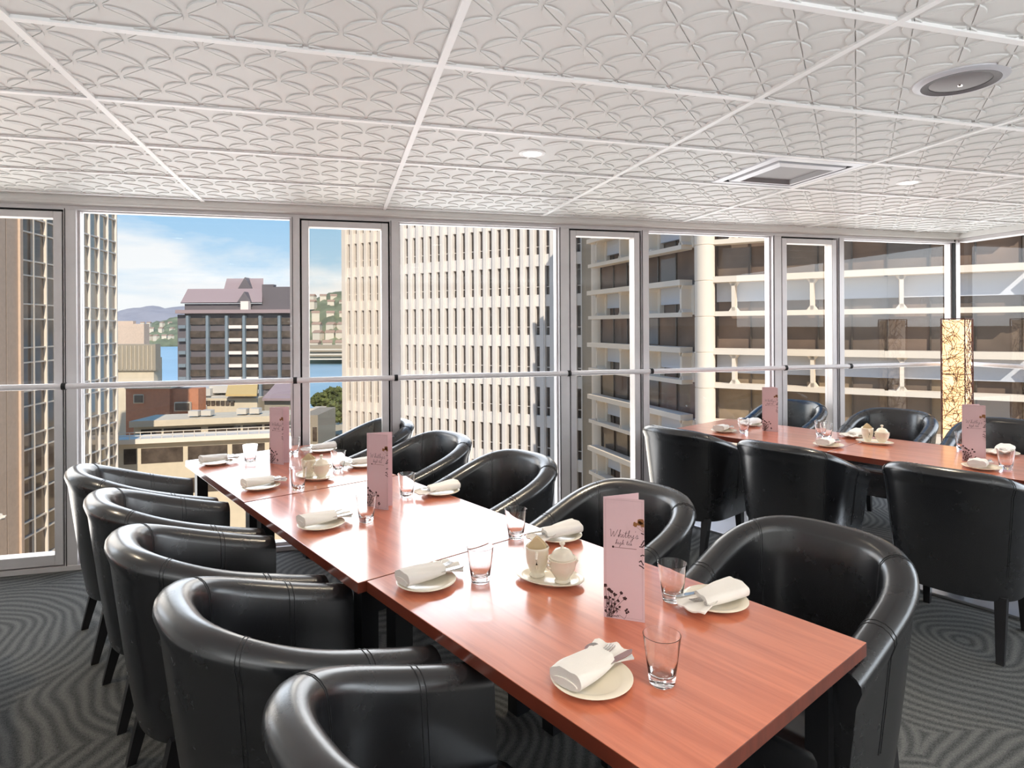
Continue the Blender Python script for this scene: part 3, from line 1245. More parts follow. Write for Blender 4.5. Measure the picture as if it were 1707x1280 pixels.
ptr = placer(make_tree())
for px, D, s, l in ((556, 178, 1.0, 'round green street tree left of the white tower'), (575, 156, 1.0, 'taller street tree touching the white tower'), (534, 196, 0.7, 'small street tree at the water edge')):
    q = E2(px, D)
    o = ptr((q.x, q.y, GZ), rnd.uniform(0, 6), l, 'street trees')
    o.scale = (s, s, s)


def make_car():
    t = thing('car', '', 'car')
    sec = [(-2.1, 0.35), (-2.15, 0.8), (-1.9, 0.95), (-1.2, 1.0), (-0.7, 1.42), (0.7, 1.45), (1.35, 1.0), (2.05, 0.92), (2.15, 0.7), (2.1, 0.35)]
    MB().loft([[(x, y, z) for x, z in sec] for y in (-0.85, 0.85)], True, True, smooth=False).build('body', M['car_dark'], t)
    for x in (-1.3, 1.35):
        for y in (-0.86, 0.86):
            MB().tube([(x, y - 0.08, 0.33), (x, y + 0.08, 0.33)], 0.33, 12).build('wheel', M['gasket'], t)
    return t


pcar = placer(make_car())
for px, D, l in ((540, 159, 'dark parked car left of the two in the street'), (559, 157, 'dark parked car in the street beside the white tower')):
    q = E2(px, D)
    pcar((q.x, q.y, GZ), -YAW + 0.2, l, 'cars in the street')



# ================================================================= TABLES
def make_table(pedestal=False):
    t = thing('dining_table', '', 'table')
    mb = MB().box((0.40, -0.59, 0.722), (0.80, 1.18, 0.036))
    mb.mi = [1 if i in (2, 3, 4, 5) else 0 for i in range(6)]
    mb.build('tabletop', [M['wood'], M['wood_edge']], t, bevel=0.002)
    if not pedestal:
        for x in (0.07, 0.735):
            for y in (-0.085, -1.095):
                MB().box((x, y, 0.352), (0.06, 0.06, 0.704)).build('leg', M['black_metal'], t)
    else:
        MB().box((0.40, -0.59, 0.353), (0.09, 0.09, 0.684)).build('column', M['black_metal'], t)
        MB().box((0.36, -0.59, 0.008), (0.66, 0.95, 0.016)).build('base_plate', M['steel'], t, bevel=0.003)
        MB().box((0.40, -0.59, 0.70), (0.5, 0.5, 0.01)).build('top_plate', M['black_metal'], t)
    return t


TZ = 0.74
pt = placer(make_table())
LT = 'long table of the near row'
# rotation: local x runs across the row, local -y runs towards the camera along it
pt(TR(0.875, -4.19), RA, 'cherry wood table nearest the window in the long near row', 'tables of the near row')
pt(TR(0.872, -3.00), RA, 'cherry wood table in the middle of the long near row', 'tables of the near row')
pt(TR(0.900, -1.815), RA, 'cherry wood table at the near end of the long row', 'tables of the near row')
pt2 = placer(make_table(True))
pt2(TR(4.075, -2.93), RA, 'cherry wood table at the window end of the right hand row', 'tables of the right hand row')
pt2(TR(4.075, -1.745), RA, 'cherry wood table cut by the right edge of the photo', 'tables of the right hand row')


# ================================================================= TUB CHAIRS
def tub_path(t, xb, ya, xt):
    """plan of the shell: t in -1..1, 0 is the middle of the back"""
    s = 1 if t >= 0 else -1
    a = abs(t)
    x0 = -0.02
    if a < 0.68:
        th = a / 0.68 * PI / 2
        e = 2 / 2.5
        x = x0 + (-xb - x0) * abs(math.cos(th)) ** e
        y = ya * abs(math.sin(th)) ** e
    else:
        k = (a - 0.68) / 0.32
        x = x0 + (xt - x0) * k
        y = ya - 0.010 * k
    return Vector((x, s * y))


def tub_section(t):
    top = tub_path(t, 0.335, 0.316, 0.275)
    bot = tub_path(t, 0.255, 0.262, 0.255)
    d = 0.004
    tg = tub_path(min(1, t + d), 0.335, 0.316, 0.275) - tub_path(max(-1, t - d), 0.335, 0.316, 0.275)
    tg.normalize()
    nrm = Vector((tg.y, -tg.x))          # outward
    if nrm.dot(top - Vector((0.05, 0))) < 0 and abs(t) < 0.6:
        nrm = -nrm
    if abs(t) >= 0.6:
        nrm = nrm if nrm.y * t > 0 else -nrm
    u = (top.x + 0.335) / 0.61
    u = max(0, min(1, u))
    zt = 0.87 - 0.185 * (u ** 1.35 * (1.55 - 0.55 * u))
    zb = 0.265
    pts = []

    def at(z, off):
        k = (z - zb) / (zt - zb)
        k = max(0.0, min(1.0, k)) ** 0.85
        c = bot.lerp(top, k)
        pts.append(Vector((c.x + nrm.x * off, c.y + nrm.y * off, z)))
    th = 0.086
    for z in (zb, zb + 0.12, zb + 0.24, zt - 0.17, zt - 0.10, zt - 0.085):
        at(z, 0.0)
    r = th / 2
    zc = zt - r
    for i in range(9):
        a = PI * i / 8
        at(zc + r * math.sin(a) * 1.0, (r * math.cos(a) - r) + 0.010 * max(0, math.cos(a)))
    for z in (zt - 0.12, zt - 0.20, 0.47, 0.40, 0.32, zb):
        at(z, -th + (0.012 if z < 0.45 else 0))
    return pts


def make_chair():
    t = thing('tub_chair', '', 'chair')
    mb = MB()
    ts = [-1 + i * 2 / 56 for i in range(57)]
    rings = [tub_section(x) for x in ts]
    mb.loft(rings, True, True)
    shell = mb.build('shell', M['leather'], t, sharp=50)
    # double seams over the rolled edge
    for tt in (-0.78, -0.40, 0.40, 0.78):
        mb = MB()
        for dd in (-0.008, 0.008):
            sec = tub_section(tt + dd)
            cen = Vector((0, 0, 0))
            line = []
            for i in range(1, 19):
                p = sec[i]
                q = sec[i + 1] - sec[i - 1]
                q.normalize()
                tang = (tub_section(tt + dd + 0.01)[i] - tub_section(tt + dd - 0.01)[i]).normalized()
                nn = q.cross(tang).normalized()
                cc = sum(sec[4:18], Vector((0, 0, 0))) / 14
                if nn.dot(p - cc) < 0:
                    nn = -nn
                line.append(p + nn * 0.0004)
            mb.tube(line, 0.0011, 5)
        mb.build('seam', M['stitch'], shell)
    # seat cushion
    out = []
    for i in range(25):
        a = -0.80 + 1.6 * i / 24
        p = tub_path(a, 0.225, 0.245, 0.22)
        out.append(p)
    out = [Vector((0.285, -0.235)), ] + out + [Vector((0.285, 0.235))]
    fr = [Vector((0.30, 0.20)), Vector((0.305, 0.07)), Vector((0.305, -0.07)), Vector((0.30, -0.20))]
    out = out + fr
    cx = Vector((0.04, 0.0))
    rings = []
    for z, k in ((0.265, 0.97), (0.29, 1.0), (0.43, 1.0), (0.448, 0.985), (0.460, 0.95), (0.468, 0.86), (0.473, 0.5)):
        rings.append([(cx.x + (p.x - cx.x) * k, cx.y + (p.y - cx.y) * k, z) for p in out])
    MB().loft(rings, True, True).build('seat', M['leather'], t, sharp=60)
    # legs
    for sx, bx in ((0.225, 0.235), (-0.175, -0.245)):
        for sy in (-1, 1):
            tp, bt = Vector((sx, sy * 0.205, 0.285)), Vector((bx, sy * 0.215, 0.0))
            a, b = 0.024, 0.015
            p = [bt + Vector((x * b, y * b, 0)) for x, y in ((-1, -1), (1, -1), (1, 1), (-1, 1))] + \
                [tp + Vector((x * a, y * a, 0)) for x, y in ((-1, -1), (1, -1), (1, 1), (-1, 1))]
            MB().hexa(p).build('leg', M['dark_wood'], t)
    return t


pc = placer(make_chair())
G1 = 'tub chairs along the window side of the near row'
ordn = ['nearest the window', 'second from the window', 'third from the window', 'fourth from the window', 'nearest the camera']
for i, (n, d, r) in enumerate([(0.58, -3.66, 0.0), (0.60, -3.005, 0.0), (0.60, -2.35, 0.0), (0.63, -1.695, 0.0), (0.685, -1.01, 0.0)]):
    pc(TR(n, d), RA + r, 'black leather tub chair on the left of the long table, ' + ordn[i], 'tub chairs on the left of the long table')
for i, (n, d, r) in enumerate([(2.02, -4.10, 0.0), (1.97, -3.32, 0.0), (1.93, -2.52, 0.0), (1.88, -1.68, 0.0), (1.90, -0.93, 0.0)]):
    pc(TR(n, d), RA + PI + r, 'black leather tub chair on the right of the long table, ' + ordn[i], 'tub chairs on the right of the long table')
o3 = ['at the window end', 'in the middle', 'cut by the right photo edge']
for i, (n, d, r) in enumerate([(3.745, -2.51, 0.0), (3.74, -1.78, 0.0), (3.75, -0.96, 0.0)]):
    pc(TR(n, d), RA + r, 'black tub chair seen from behind at right hand row, ' + o3[i], 'tub chairs seen from behind')
for i, (n, d, r) in enumerate([(5.33, -2.66, 0.0), (5.33, -1.84, 0.0), (5.33, -1.13, 0.0)]):
    pc(TR(n, d), RA + PI + r, 'black tub chair facing us beyond right hand row, ' + o3[i], 'tub chairs beyond the right hand row')


# ================================================================= TABLEWARE
def make_glass():
    prof = [(0.0001, 0.0), (0.027, 0.0), (0.0295, 0.003), (0.031, 0.02), (0.0365, 0.06), (0.0425, 0.1085), (0.0428, 0.110), (0.0415, 0.1105), (0.0412, 0.1095),
            (0.0352, 0.06), (0.0303, 0.030), (0.0265, 0.021), (0.012, 0.017), (0.0001, 0.0165)]
    o = MB().lathe(prof, 40).build('tumbler', M['tumbler'], None, sharp=60)
    return tag(o, '', 'glass')


def make_plate():
    prof = [(0.0001, 0.004), (0.045, 0.004), (0.055, 0.0), (0.058, 0.002), (0.066, 0.006), (0.092, 0.0135), (0.094, 0.0155), (0.092, 0.017),
            (0.068, 0.011), (0.060, 0.0075), (0.0001, 0.007)]
    o = MB().lathe(prof, 48).build('side_plate', M['china'], None, sharp=60)
    return tag(o, '', 'plate')


def make_napkin():
    """a folded linen roll: closed pocket at -x, an open fan of cloth at +x"""
    rnd = random.Random(3)
    mb = MB()
    rings = []
    L0, L1 = -0.105, 0.035
    for i in range(15):
        k = i / 14
        x = L0 + (L1 - L0) * k
        w = 0.044 + 0.004 * math.sin(k * 3) - 0.010 * k * k
        h = 0.021 - 0.006 * k
        skew = 0.018 * k
        ring = []
        for j in range(24):
            a = 2 * PI * j / 24
            yy = w * math.copysign(abs(math.cos(a)) ** 0.75, math.cos(a))
            zz = h * math.copysign(abs(math.sin(a)) ** 0.8, math.sin(a))
            fold = 0.0022 * math.sin(yy * 150 + k * 5) * (1 if zz > 0 else 0.2)
            ring.append((x + (yy + 0.04) * 0.25 * (k ** 3), yy, 0.004 + h + zz + fold))
        rings.append(ring)
    mb.loft(rings, True, True)
    # inner turned layer
    rings = []
    for i in range(8):
        k = i / 7
        x = L0 - 0.003 + 0.12 * k
        ring = []
        for j in range(20):
            a = 2 * PI * j / 20
            ring.append((x, 0.034 * math.cos(a), 0.016 + 0.010 * math.sin(a)))
        rings.append(ring)
    mb.loft(rings, True, True)
    # the fan
    nu, nv = 14, 15
    top, bot = [], []
    for i in range(nu):
        k = i / (nu - 1)
        for j in range(nv):
            q = j / (nv - 1) * 2 - 1
            spread = 0.030 + 0.028 * k
            rr = 1 - 0.18 * q * q * k
            x = -0.01 + 0.125 * k * rr + 0.003 * math.sin(q * 9) * k
            y = q * spread + 0.006 * k
            z = 0.014 - 0.003 * k + 0.0035 * math.sin(q * 8 + 1) * k + 0.010 * (q * q) * (1 - k)
            top.append((x, y, z + 0.004))
            bot.append((x, y, z))
    fs = []
    for i in range(nu - 1):
        for j in range(nv - 1):
            a = i * nv + j
            fs.append((a, a + 1, a + nv + 1, a + nv))
    o = len(top)
    fs2 = fs + [tuple(x + o for x in f[::-1]) for f in fs]
    edge = [j for j in range(nv)] + [i * nv + nv - 1 for i in range(1, nu)] + [(nu - 1) * nv + j for j in range(nv - 2, -1, -1)] + [i * nv for i in range(nu - 2, 0, -1)]
    for a, b in zip(edge, edge[1:] + edge[:1]):
        fs2.append((a, b, b + o, a + o))
    mb.add(top + bot, fs2, 0, True)
    ob = mb.build('napkin', M['napkin'], None, sharp=60)
    return tag(ob, '', 'napkin')


def make_fork():
    t = MB()
    z = 0
    rings = []
    for x, w in ((-0.09, 0.005), (-0.06, 0.0055), (-0.02, 0.003), (0.0, 0.003), (0.012, 0.008), (0.022, 0.0105), (0.034, 0.0105)):
        rings.append([(x, -w, -0.001), (x, w, -0.001), (x, w, 0.001), (x, -w, 0.001)])
    t.loft(rings, True, True)
    for j in range(4):
        y = -0.009 + j * 0.006
        t.loft([[(x, y - 0.0015, zz - 0.0008), (x, y + 0.0015, zz - 0.0008), (x, y + 0.0012, zz + 0.0008), (x, y - 0.0012, zz + 0.0008)] for x, zz in ((0.033, 0), (0.05, 0.001), (0.068, 0.004))], True, True)
    return tag(t.build('fork', M['cutlery']), '', 'fork')


def make_knife():
    t = MB()
    rings = []
    for x, a, b in ((-0.10, -0.005, 0.005), (-0.04, -0.006, 0.006), (-0.01, -0.004, 0.004), (0.0, -0.008, 0.006), (0.05, -0.010, 0.007), (0.075, -0.008, 0.007), (0.088, 0.001, 0.004)):
        rings.append([(x, a, -0.0012), (x, b, -0.0012), (x, b, 0.0012), (x, a, 0.0006)])
    t.loft(rings, True, True)
    return tag(t.build('knife', M['cutlery']), '', 'knife')


def make_spoon():
    t = MB()
    rings = []
    for x, w, z in ((-0.09, 0.005, 0), (-0.04, 0.004, 0), (0.0, 0.003, 0.001), (0.008, 0.007, 0), (0.02, 0.0135, -0.003), (0.036, 0.0145, -0.004), (0.048, 0.010, -0.002), (0.054, 0.003, 0)):
        rings.append([(x, -w, 0.001), (x, -w * 0.5, z - 0.0008), (x, w * 0.5, z - 0.0008), (x, w, 0.001), (x, w * 0.5, z + 0.001), (x, -w * 0.5, z + 0.001)])
    t.loft(rings, True, True)
    return tag(t.build('spoon', M['cutlery'], None, sharp=80), '', 'spoon')


p_glass, p_plate, p_nap, p_fork, p_knife, p_spoon = (placer(f()) for f in (make_glass, make_plate, make_napkin, make_fork, make_knife, make_spoon))


def setting(n, d, rz, where, extra=True):
    """side plate, linen roll and the cutlery tucked in it; local +x points at the middle of the table"""
    ca, sa = math.cos(rz), math.sin(rz)
    bx, by, _ = TR(n, d)
    def at(x, y, z):
        return (bx + x * ca - y * sa, by + x * sa + y * ca, TZ + z)
    p_plate(at(-0.012, -0.012, 0.0), rz, 'cream plate under the napkin roll ' + where, 'side plates')
    p_nap(at(0.012, 0.0, 0.012), rz, 'white linen napkin roll ' + where, 'napkin rolls')
    f = p_fork(at(0.030, 0.004, 0.0345), rz + 0.02, 'steel fork tucked in the napkin ' + where, 'forks')
    if extra:
        p_knife(at(0.028, -0.030, 0.0345), rz - 0.12, 'steel knife tucked in the napkin ' + where, 'knives')
        p_spoon(at(0.026, 0.034, 0.0355), rz + 0.10, 'steel spoon tucked in the napkin ' + where, 'spoons')


pos5 = ['nearest the window', 'second from the window', 'third from the window', 'fourth from the window', 'nearest the camera']
for i, (n, d, r) in enumerate([(1.005, -3.983, 0.05), (1.027, -3.231, 0.08), (1.019, -2.448, 0.05), (1.045, -1.684, 0.02), (1.045, -0.981, 0.12)]):
    setting(n, d, RA + r, 'on left of long table, ' + pos5[i])
for i, (n, d, r) in enumerate([(1.615, -3.905, -0.15), (1.625, -3.328, -0.2), (1.64, -2.53, -0.1), (1.63, -1.70, -0.15), (1.59, -1.000, -0.2)]):
    setting(n, d, RA + PI + r, 'on right of long table, ' + pos5[i])
setting(4.26, -2.605, RA + 0.2, 'at the window end of the right hand table row')
setting(4.657, -2.60, RA + PI, 'behind the tumbler at the far end of right row', False)
setting(4.271, -1.836, RA + 0.1, 'in front of the two overlapping tumblers', True)
setting(4.738, -1.843, RA + PI, 'behind the creamer on the right hand row', False)
setting(4.25, -0.995, RA + 0.1, 'in front of the menu at the right photo edge', True)
setting(4.788, -1.00, RA + PI, 'behind the tumbler at the right photo edge', False)

for i, (n, d) in enumerate([(1.156, -3.852), (1.15, -3.064), (1.177, -2.374), (1.175, -1.577), (1.154, -0.862)]):
    p_glass(TR(n, d, TZ + 0.0006), 0, 'empty glass tumbler on left of long table, ' + pos5[i], 'tumblers')
for i, (n, d) in enumerate([(1.449, -3.942), (1.478, -3.325), (1.496, -2.593), (1.524, -1.816), (1.527, -1.102)]):
    p_glass(TR(n, d, TZ + 0.0006), 0, 'empty glass tumbler on right of long table, ' + pos5[i], 'tumblers')
for (n, d), l in (((4.306, -2.458), 'empty tumbler beside the menu at the far end of the right hand row'), ((4.539, -1.955), 'nearer of two overlapping tumblers on the right hand row'),
                  ((4.62, -2.03), 'farther of two overlapping tumblers on the right hand row'), ((4.322, -0.89), 'empty tumbler standing at the right photo edge'),
                  ((4.80, -1.215), 'tumbler almost hidden behind the right hand menu')):
    p_glass(TR(n, d, TZ + 0.0006), 0, l, 'tumblers')


# ---- creamer, sugar bowl and their tray
def make_tray():
    prof = [(0.0001, 0.004), (0.055, 0.004), (0.062, 0.0), (0.068, 0.003), (0.098, 0.015), (0.100, 0.017), (0.098, 0.0185), (0.072, 0.010), (0.064, 0.007), (0.0001, 0.007)]
    return tag(MB().lathe(prof, 48, sx=1.15, sy=0.74).build('serving_dish', M['china'], None, sharp=60), '', 'dish')


def make_sugar():
    t = thing('sugar_bowl', '', 'sugar bowl')
    prof = [(0.0001, 0.0), (0.024, 0.0), (0.026, 0.004), (0.021, 0.010), (0.026, 0.018), (0.038, 0.036), (0.043, 0.054), (0.0435, 0.068), (0.046, 0.072), (0.046, 0.075), (0.041, 0.075), (0.0001, 0.071)]
    MB().lathe(prof, 36).build('bowl', M['china'], t, sharp=60)
    prof = [(0.0001, 0.075), (0.040, 0.075), (0.041, 0.079), (0.034, 0.083), (0.031, 0.092), (0.022, 0.101), (0.010, 0.105), (0.0001, 0.106)]
    lid = MB().lathe(prof, 36).build('lid', M['china'], t, sharp=70)
    prof = [(0.0001, 0.104), (0.007, 0.105), (0.005, 0.109), (0.0045, 0.113), (0.009, 0.117), (0.0095, 0.121), (0.006, 0.126), (0.0001, 0.127)]
    MB().lathe(prof, 20).build('knob', M['china'], lid, sharp=70)
    for s in (-1, 1):
        MB().tube([(s * 0.042, 0, 0.066), (s * 0.052, 0, 0.066), (s * 0.055, 0, 0.058), (s * 0.049, 0, 0.050), (s * 0.041, 0, 0.048)], 0.004, 8).build('handle', M['china'], t)
    return t


def make_creamer():
    t = thing('creamer', '', 'creamer')
    prof = [(0.0001, 0.0), (0.023, 0.0), (0.025, 0.004), (0.021, 0.010), (0.026, 0.022), (0.034, 0.045), (0.037, 0.066), (0.0365, 0.085), (0.039, 0.092), (0.0365, 0.096), (0.034, 0.091), (0.034, 0.066), (0.028, 0.040), (0.0001, 0.030)]

    def lip(p, a):
        if p.z > 0.08:
            k = max(0.0, math.cos(a)) ** 3
            p.x += 0.008 * k
            p.z += 0.006 * k
        return p
    MB().lathe(prof, 40, fn=lip).build('jug', M['china'], t, sharp=70)
    MB().tube([(-0.036, 0, 0.086), (-0.05, 0, 0.087), (-0.056, 0, 0.074), (-0.052, 0, 0.056), (-0.040, 0, 0.040), (-0.033, 0, 0.036)], [0.005, 0.005, 0.0045, 0.004, 0.004, 0.004], 8).build('handle', M['china'], t)
    return t


def make_sachet():
    mb = MB()
    mb.loft([[(x * 0.5, y, z) for x, y in ((-0.003, -0.029 * k), (0.003, -0.029 * k), (0.003, 0.029 * k), (-0.003, 0.029 * k))] for z, k in ((0, 1), (0.055, 1), (0.075, 0.35), (0.081, 0.08))], True, True, smooth=False)
    return tag(mb.build('sugar_sachet', M['sachet']), '', 'sachet')


p_tray, p_sug, p_cre, p_sac = (placer(f()) for f in (make_tray, make_sugar, make_creamer, make_sachet))


def tea_set(n, d, rz, a, where, nsac):
    x, y, _ = TR(n, d)
    c, s = math.cos(rz), math.sin(rz)
    def at(u, v, z):
        return (x + u * c - v * s, y + u * s + v * c, TZ + z)
    p_tray((x, y, TZ), rz, 'oval cream dish under creamer and sugar bowl, ' + where, 'serving dishes')
    p_cre(at(-0.044, 0.004, 0.0075), a, 'cream china jug on the oval dish, ' + where, 'creamers')
    p_sug(at(0.046, -0.004, 0.0075), rz + 0.9, 'lidded cream sugar bowl on the oval dish, ' + where, 'sugar bowls')
    for k in range(nsac):
        b = at(-0.044, 0.004, 0.052)
        o = (k - (nsac - 1) / 2) * 0.016
        p_sac((b[0] + o * math.cos(a), b[1] + o * math.sin(a), b[2]), a + (0.25 if k else -0.15), 'paper sachet standing in the cream jug, ' + where, 'sugar sachets')


face = math.radians(70)
tea_set(1.300, -3.224, RA - 1.05, face, 'far end of the long table', 2)
tea_set(1.346, -1.439, RA - 1.15, face, 'near end of the long table', 2)
tea_set(4.590, -1.660, RA - 1.45, face - 0.2, 'on the right hand row', 2)

# ---- menus
STROKES = {
    'W': [[(0.0, 0.92), (0.05, 0.98), (0.09, 0.9), (0.13, 0.3), (0.17, 0.02), (0.27, 0.4), (0.35, 0.75), (0.38, 0.3), (0.42, 0.03), (0.55, 0.45), (0.68, 1.0)]],
    'h': [[(0.0, 0.1), (0.12, 0.5), (0.20, 1.0), (0.13, 0.9), (0.10, 0.4), (0.08, 0.0), (0.16, 0.38), (0.24, 0.45), (0.26, 0.25), (0.26, 0.03), (0.34, 0.1)]],
    'i': [[(0.0, 0.1), (0.08, 0.45), (0.09, 0.1), (0.13, 0.02), (0.2, 0.12)], [(0.1, 0.66), (0.11, 0.7)]],
    't': [[(0.0, 0.1), (0.1, 0.6), (0.13, 0.9), (0.10, 0.3), (0.12, 0.03), (0.2, 0.1)], [(0.0, 0.6), (0.26, 0.65)]],
    'b': [[(0.0, 0.1), (0.12, 0.6), (0.17, 1.0), (0.11, 0.9), (0.09, 0.3), (0.12, 0.02), (0.22, 0.08), (0.25, 0.3), (0.17, 0.42), (0.11, 0.3)], [(0.25, 0.3), (0.34, 0.28)]],
    'y': [[(0.0, 0.4), (0.04, 0.12), (0.12, 0.1), (0.22, 0.45), (0.18, 0.0), (0.10, -0.42), (0.0, -0.5), (0.03, -0.3), (0.18, -0.05), (0.3, 0.1)]],
    "'": [[(0.05, 1.0), (0.04, 0.85)]],
    's': [[(0.0, 0.1), (0.12, 0.5), (0.18, 0.25), (0.14, 0.02), (0.03, 0.06)], [(0.14, 0.02), (0.26, 0.1)]],
    'g': [[(0.22, 0.42), (0.08, 0.45), (0.02, 0.2), (0.1, 0.08), (0.22, 0.4), (0.2, -0.1), (0.12, -0.45), (0.02, -0.45), (0.12, -0.15), (0.32, 0.12)]],
    'e': [[(0.0, 0.15), (0.16, 0.3), (0.13, 0.45), (0.04, 0.35), (0.05, 0.08), (0.14, 0.02), (0.24, 0.12)]],
    'a': [[(0.2, 0.42), (0.08, 0.45), (0.02, 0.18), (0.1, 0.03), (0.2, 0.38), (0.2, 0.06), (0.3, 0.1)]],
}
ADV = {'W': 0.74, 'h': 0.34, 'i': 0.2, 't': 0.24, 'b': 0.33, 'y': 0.28, "'": 0.10, 's': 0.26, 'g': 0.32, 'e': 0.24, 'a': 0.3, ' ': 0.3}


def ribbon(mb, pts, w, y=0.0, mat=0, th=0.00015):
    for (x0, z0), (x1, z1) in zip(pts[:-1], pts[1:]):
        dx, dz = x1 - x0, z1 - z0
        l = math.hypot(dx, dz) or 1e-6
        px, pz = -dz / l * w / 2, dx / l * w / 2
        ex, ez = dx / l * w * 0.3, dz / l * w * 0.3
        a = [(x0 - ex + px, z0 - ez + pz), (x1 + ex + px, z1 + ez + pz), (x1 + ex - px, z1 + ez - pz), (x0 - ex - px, z0 - ez - pz)]
        mb.hexa([(u, y, v) for u, v in a] + [(u, y - th, v) for u, v in a], mat)


def disc(mb, cx, cz, r, y=0.0, mat=0, n=10, jag=0.0, rnd=None, clip=None):
    pts = []
    for i in range(n):
        a = 2 * PI * i / n
        rr = r * (1 + (rnd.uniform(-jag, jag) if rnd else 0))
        x, z = cx + rr * math.cos(a), cz + rr * math.sin(a)
        if clip:
            x = min(max(x, clip[0]), clip[1])
            z = max(z, clip[2])
        pts.append((x, z))
    th = 0.00015
    mb.add([(x, y, z) for x, z in pts] + [(x, y - th, z) for x, z in pts],
           [tuple(range(n)), tuple(range(2 * n - 1, n - 1, -1))] + [(i, (i + 1) % n, n + (i + 1) % n, n + i) for i in range(n)], mat)


def script(mb, text, x, z, size, w, wide=1.0, mat=0, slant=0.12):
    for ch in text:
        for st in STROKES.get(ch, []):
            # smooth the pen path
            p = st
            if len(p) > 2:
                q = [p[0]]
                for i in range(len(p) - 1):
                    p0, p1, p2, p3 = p[max(i - 1, 0)], p[i], p[i + 1], p[min(i + 2, len(p) - 1)]
                    for u in (0.34, 0.67, 1.0):
                        q.append(tuple(0.5 * (2 * p1[k] + (p2[k] - p0[k]) * u + (2 * p0[k] - 5 * p1[k] + 4 * p2[k] - p3[k]) * u * u + (3 * p1[k] - p0[k] - 3 * p2[k] + p3[k]) * u ** 3) for k in (0, 1)))
                p = q
            ribbon(mb, [(x + (a * wide + b * slant) * size, z + b * size) for a, b in p], w, -0.0003, mat)
        x += ADV[ch] * size * wide
    return x


def make_menu():
    t = thing('menu_card', '', 'menu')
    Wd, Hh = 0.112, 0.335
    mb = MB()
    th = 0.0009
    mb.box((Wd / 2, th / 2, Hh / 2), (Wd, th, Hh))
    fp = mb.build('front_panel', M['menu'], t)
    a = math.radians(38)
    R = Matrix.Rotation(a, 3, 'Z')
    mb = MB()
    mb.box(R @ Vector((Wd / 2, th / 2, 0)) + Vector((0, 0, Hh / 2)), (Wd, th, Hh), rot=R)
    mb.build('back_panel', M['menu'], t)
    mb = MB()
    script(mb, "Whitby's", 0.0155, 0.2265, 0.0205, 0.00085, 1.58)
    script(mb, "high tea", 0.0325, 0.2065, 0.0135, 0.0007, 1.5)
    mb.build('lettering', M['ink'], fp)
    # bullet and a hair-fine line of unreadable small print
    mb = MB()
    disc(mb, 0.0265, 0.1985, 0.0032, -0.0003, 1)
    rnd = random.Random(5)
    x = 0.031
    while x < 0.091:
        l = rnd.uniform(0.001, 0.0028)
        ribbon(mb, [(x, 0.1978), (x + l, 0.1978 + rnd.uniform(-0.0002, 0.0002))], 0.0014, -0.0003, 0)
        x += l + 0.0006
    mb.build('small_print', [M['ink_fine'], M['ink']], fp)
    # thin printed border
    mb = MB()
    b = 0.006
    ribbon(mb, [(b, b), (Wd - b, b), (Wd - b, Hh - b), (b, Hh - b), (b, b)], 0.0004, -0.0003)
    mb.build('border_line', M['ink_fine'], fp)
    rnd = random.Random(11)
    mb = MB()
    clip = (0.0005, Wd - 0.0005, 0.0008)
    heads = [(0.004, 0.088), (0.013, 0.078), (0.021, 0.073), (0.031, 0.066), (0.049, 0.073), (0.058, 0.059), (0.006, 0.055), (0.016, 0.056), (0.026, 0.052), (0.040, 0.050), (0.012, 0.040), (0.030, 0.040),
             (0.044, 0.034), (0.005, 0.018), (0.022, 0.032), (0.036, 0.028), (0.016, 0.022), (0.028, 0.018)]
    for i, (x, z) in enumerate(heads):
        r = 0.0052 if i < 7 else 0.0036
        disc(mb, x, z, r, -0.0003, 0, 14, 0.35, rnd, clip)
        bx = 0.012 + rnd.uniform(-0.006, 0.012)
        ribbon(mb, [(x, z), ((x + bx) / 2 + rnd.uniform(-0.003, 0.003), z * 0.5), (bx, 0.002)], 0.0008, -0.0003)
    for i in range(34):
        x, z = rnd.uniform(0.002, 0.040), rnd.uniform(0.004, 0.052)
        ribbon(mb, [(x, z), (min(max(x + rnd.uniform(-0.008, 0.008), 0.001), Wd), max(z + rnd.uniform(-0.004, 0.008), 0.002))], 0.0014, -0.0003)
    for x, z in ((0.064, 0.030), (0.060, 0.025), (0.067, 0.024), (0.063, 0.020)):
        disc(mb, x, z, 0.0032, -0.0003, 0, 8, 0.3, rnd)
    ribbon(mb, [(0.063, 0.026), (0.062, 0.012), (0.057, 0.002)], 0.0007, -0.0003)
    ribbon(mb, [(0.034, 0.008), (0.044, 0.011), (0.052, 0.006), (0.056, 0.002)], 0.0007, -0.0003)
    mb.build('flower_print', M['ink'], fp)
    mb = MB()
    rnd = random.Random(4)
    for x, z, r in ((0.104, 0.275, 0.009), (0.099, 0.270, 0.006), (0.088, 0.266, 0.0062), (0.108, 0.266, 0.006)):
        disc(mb, x, z, r, -0.0003, 0, 14, 0.25, rnd, clip)
    for pts in ([(0.088, 0.262), (0.100, 0.253), (0.1105, 0.246)], [(0.100, 0.266), (0.108, 0.254), (0.1105, 0.248)]):
        ribbon(mb, pts, 0.0008, -0.0003)
    mb.build('flower_spray', M['gold'], fp)
    mb = MB()
    for pts in ([(0.103, 0.210), (0.108, 0.218), (0.111, 0.224)], [(0.099, 0.206), (0.107, 0.206), (0.111, 0.212)], [(0.098, 0.164), (0.103, 0.168), (0.109, 0.157)], [(0.102, 0.181), (0.107, 0.184), (0.111, 0.183)], [(0.098, 0.155), (0.105, 0.152), (0.110, 0.148)], [(0.104, 0.243), (0.110, 0.241)]):
        ribbon(mb, pts, 0.0030, -0.0003)
    mb.build('leaf_print', M['ink'], fp)
    return t


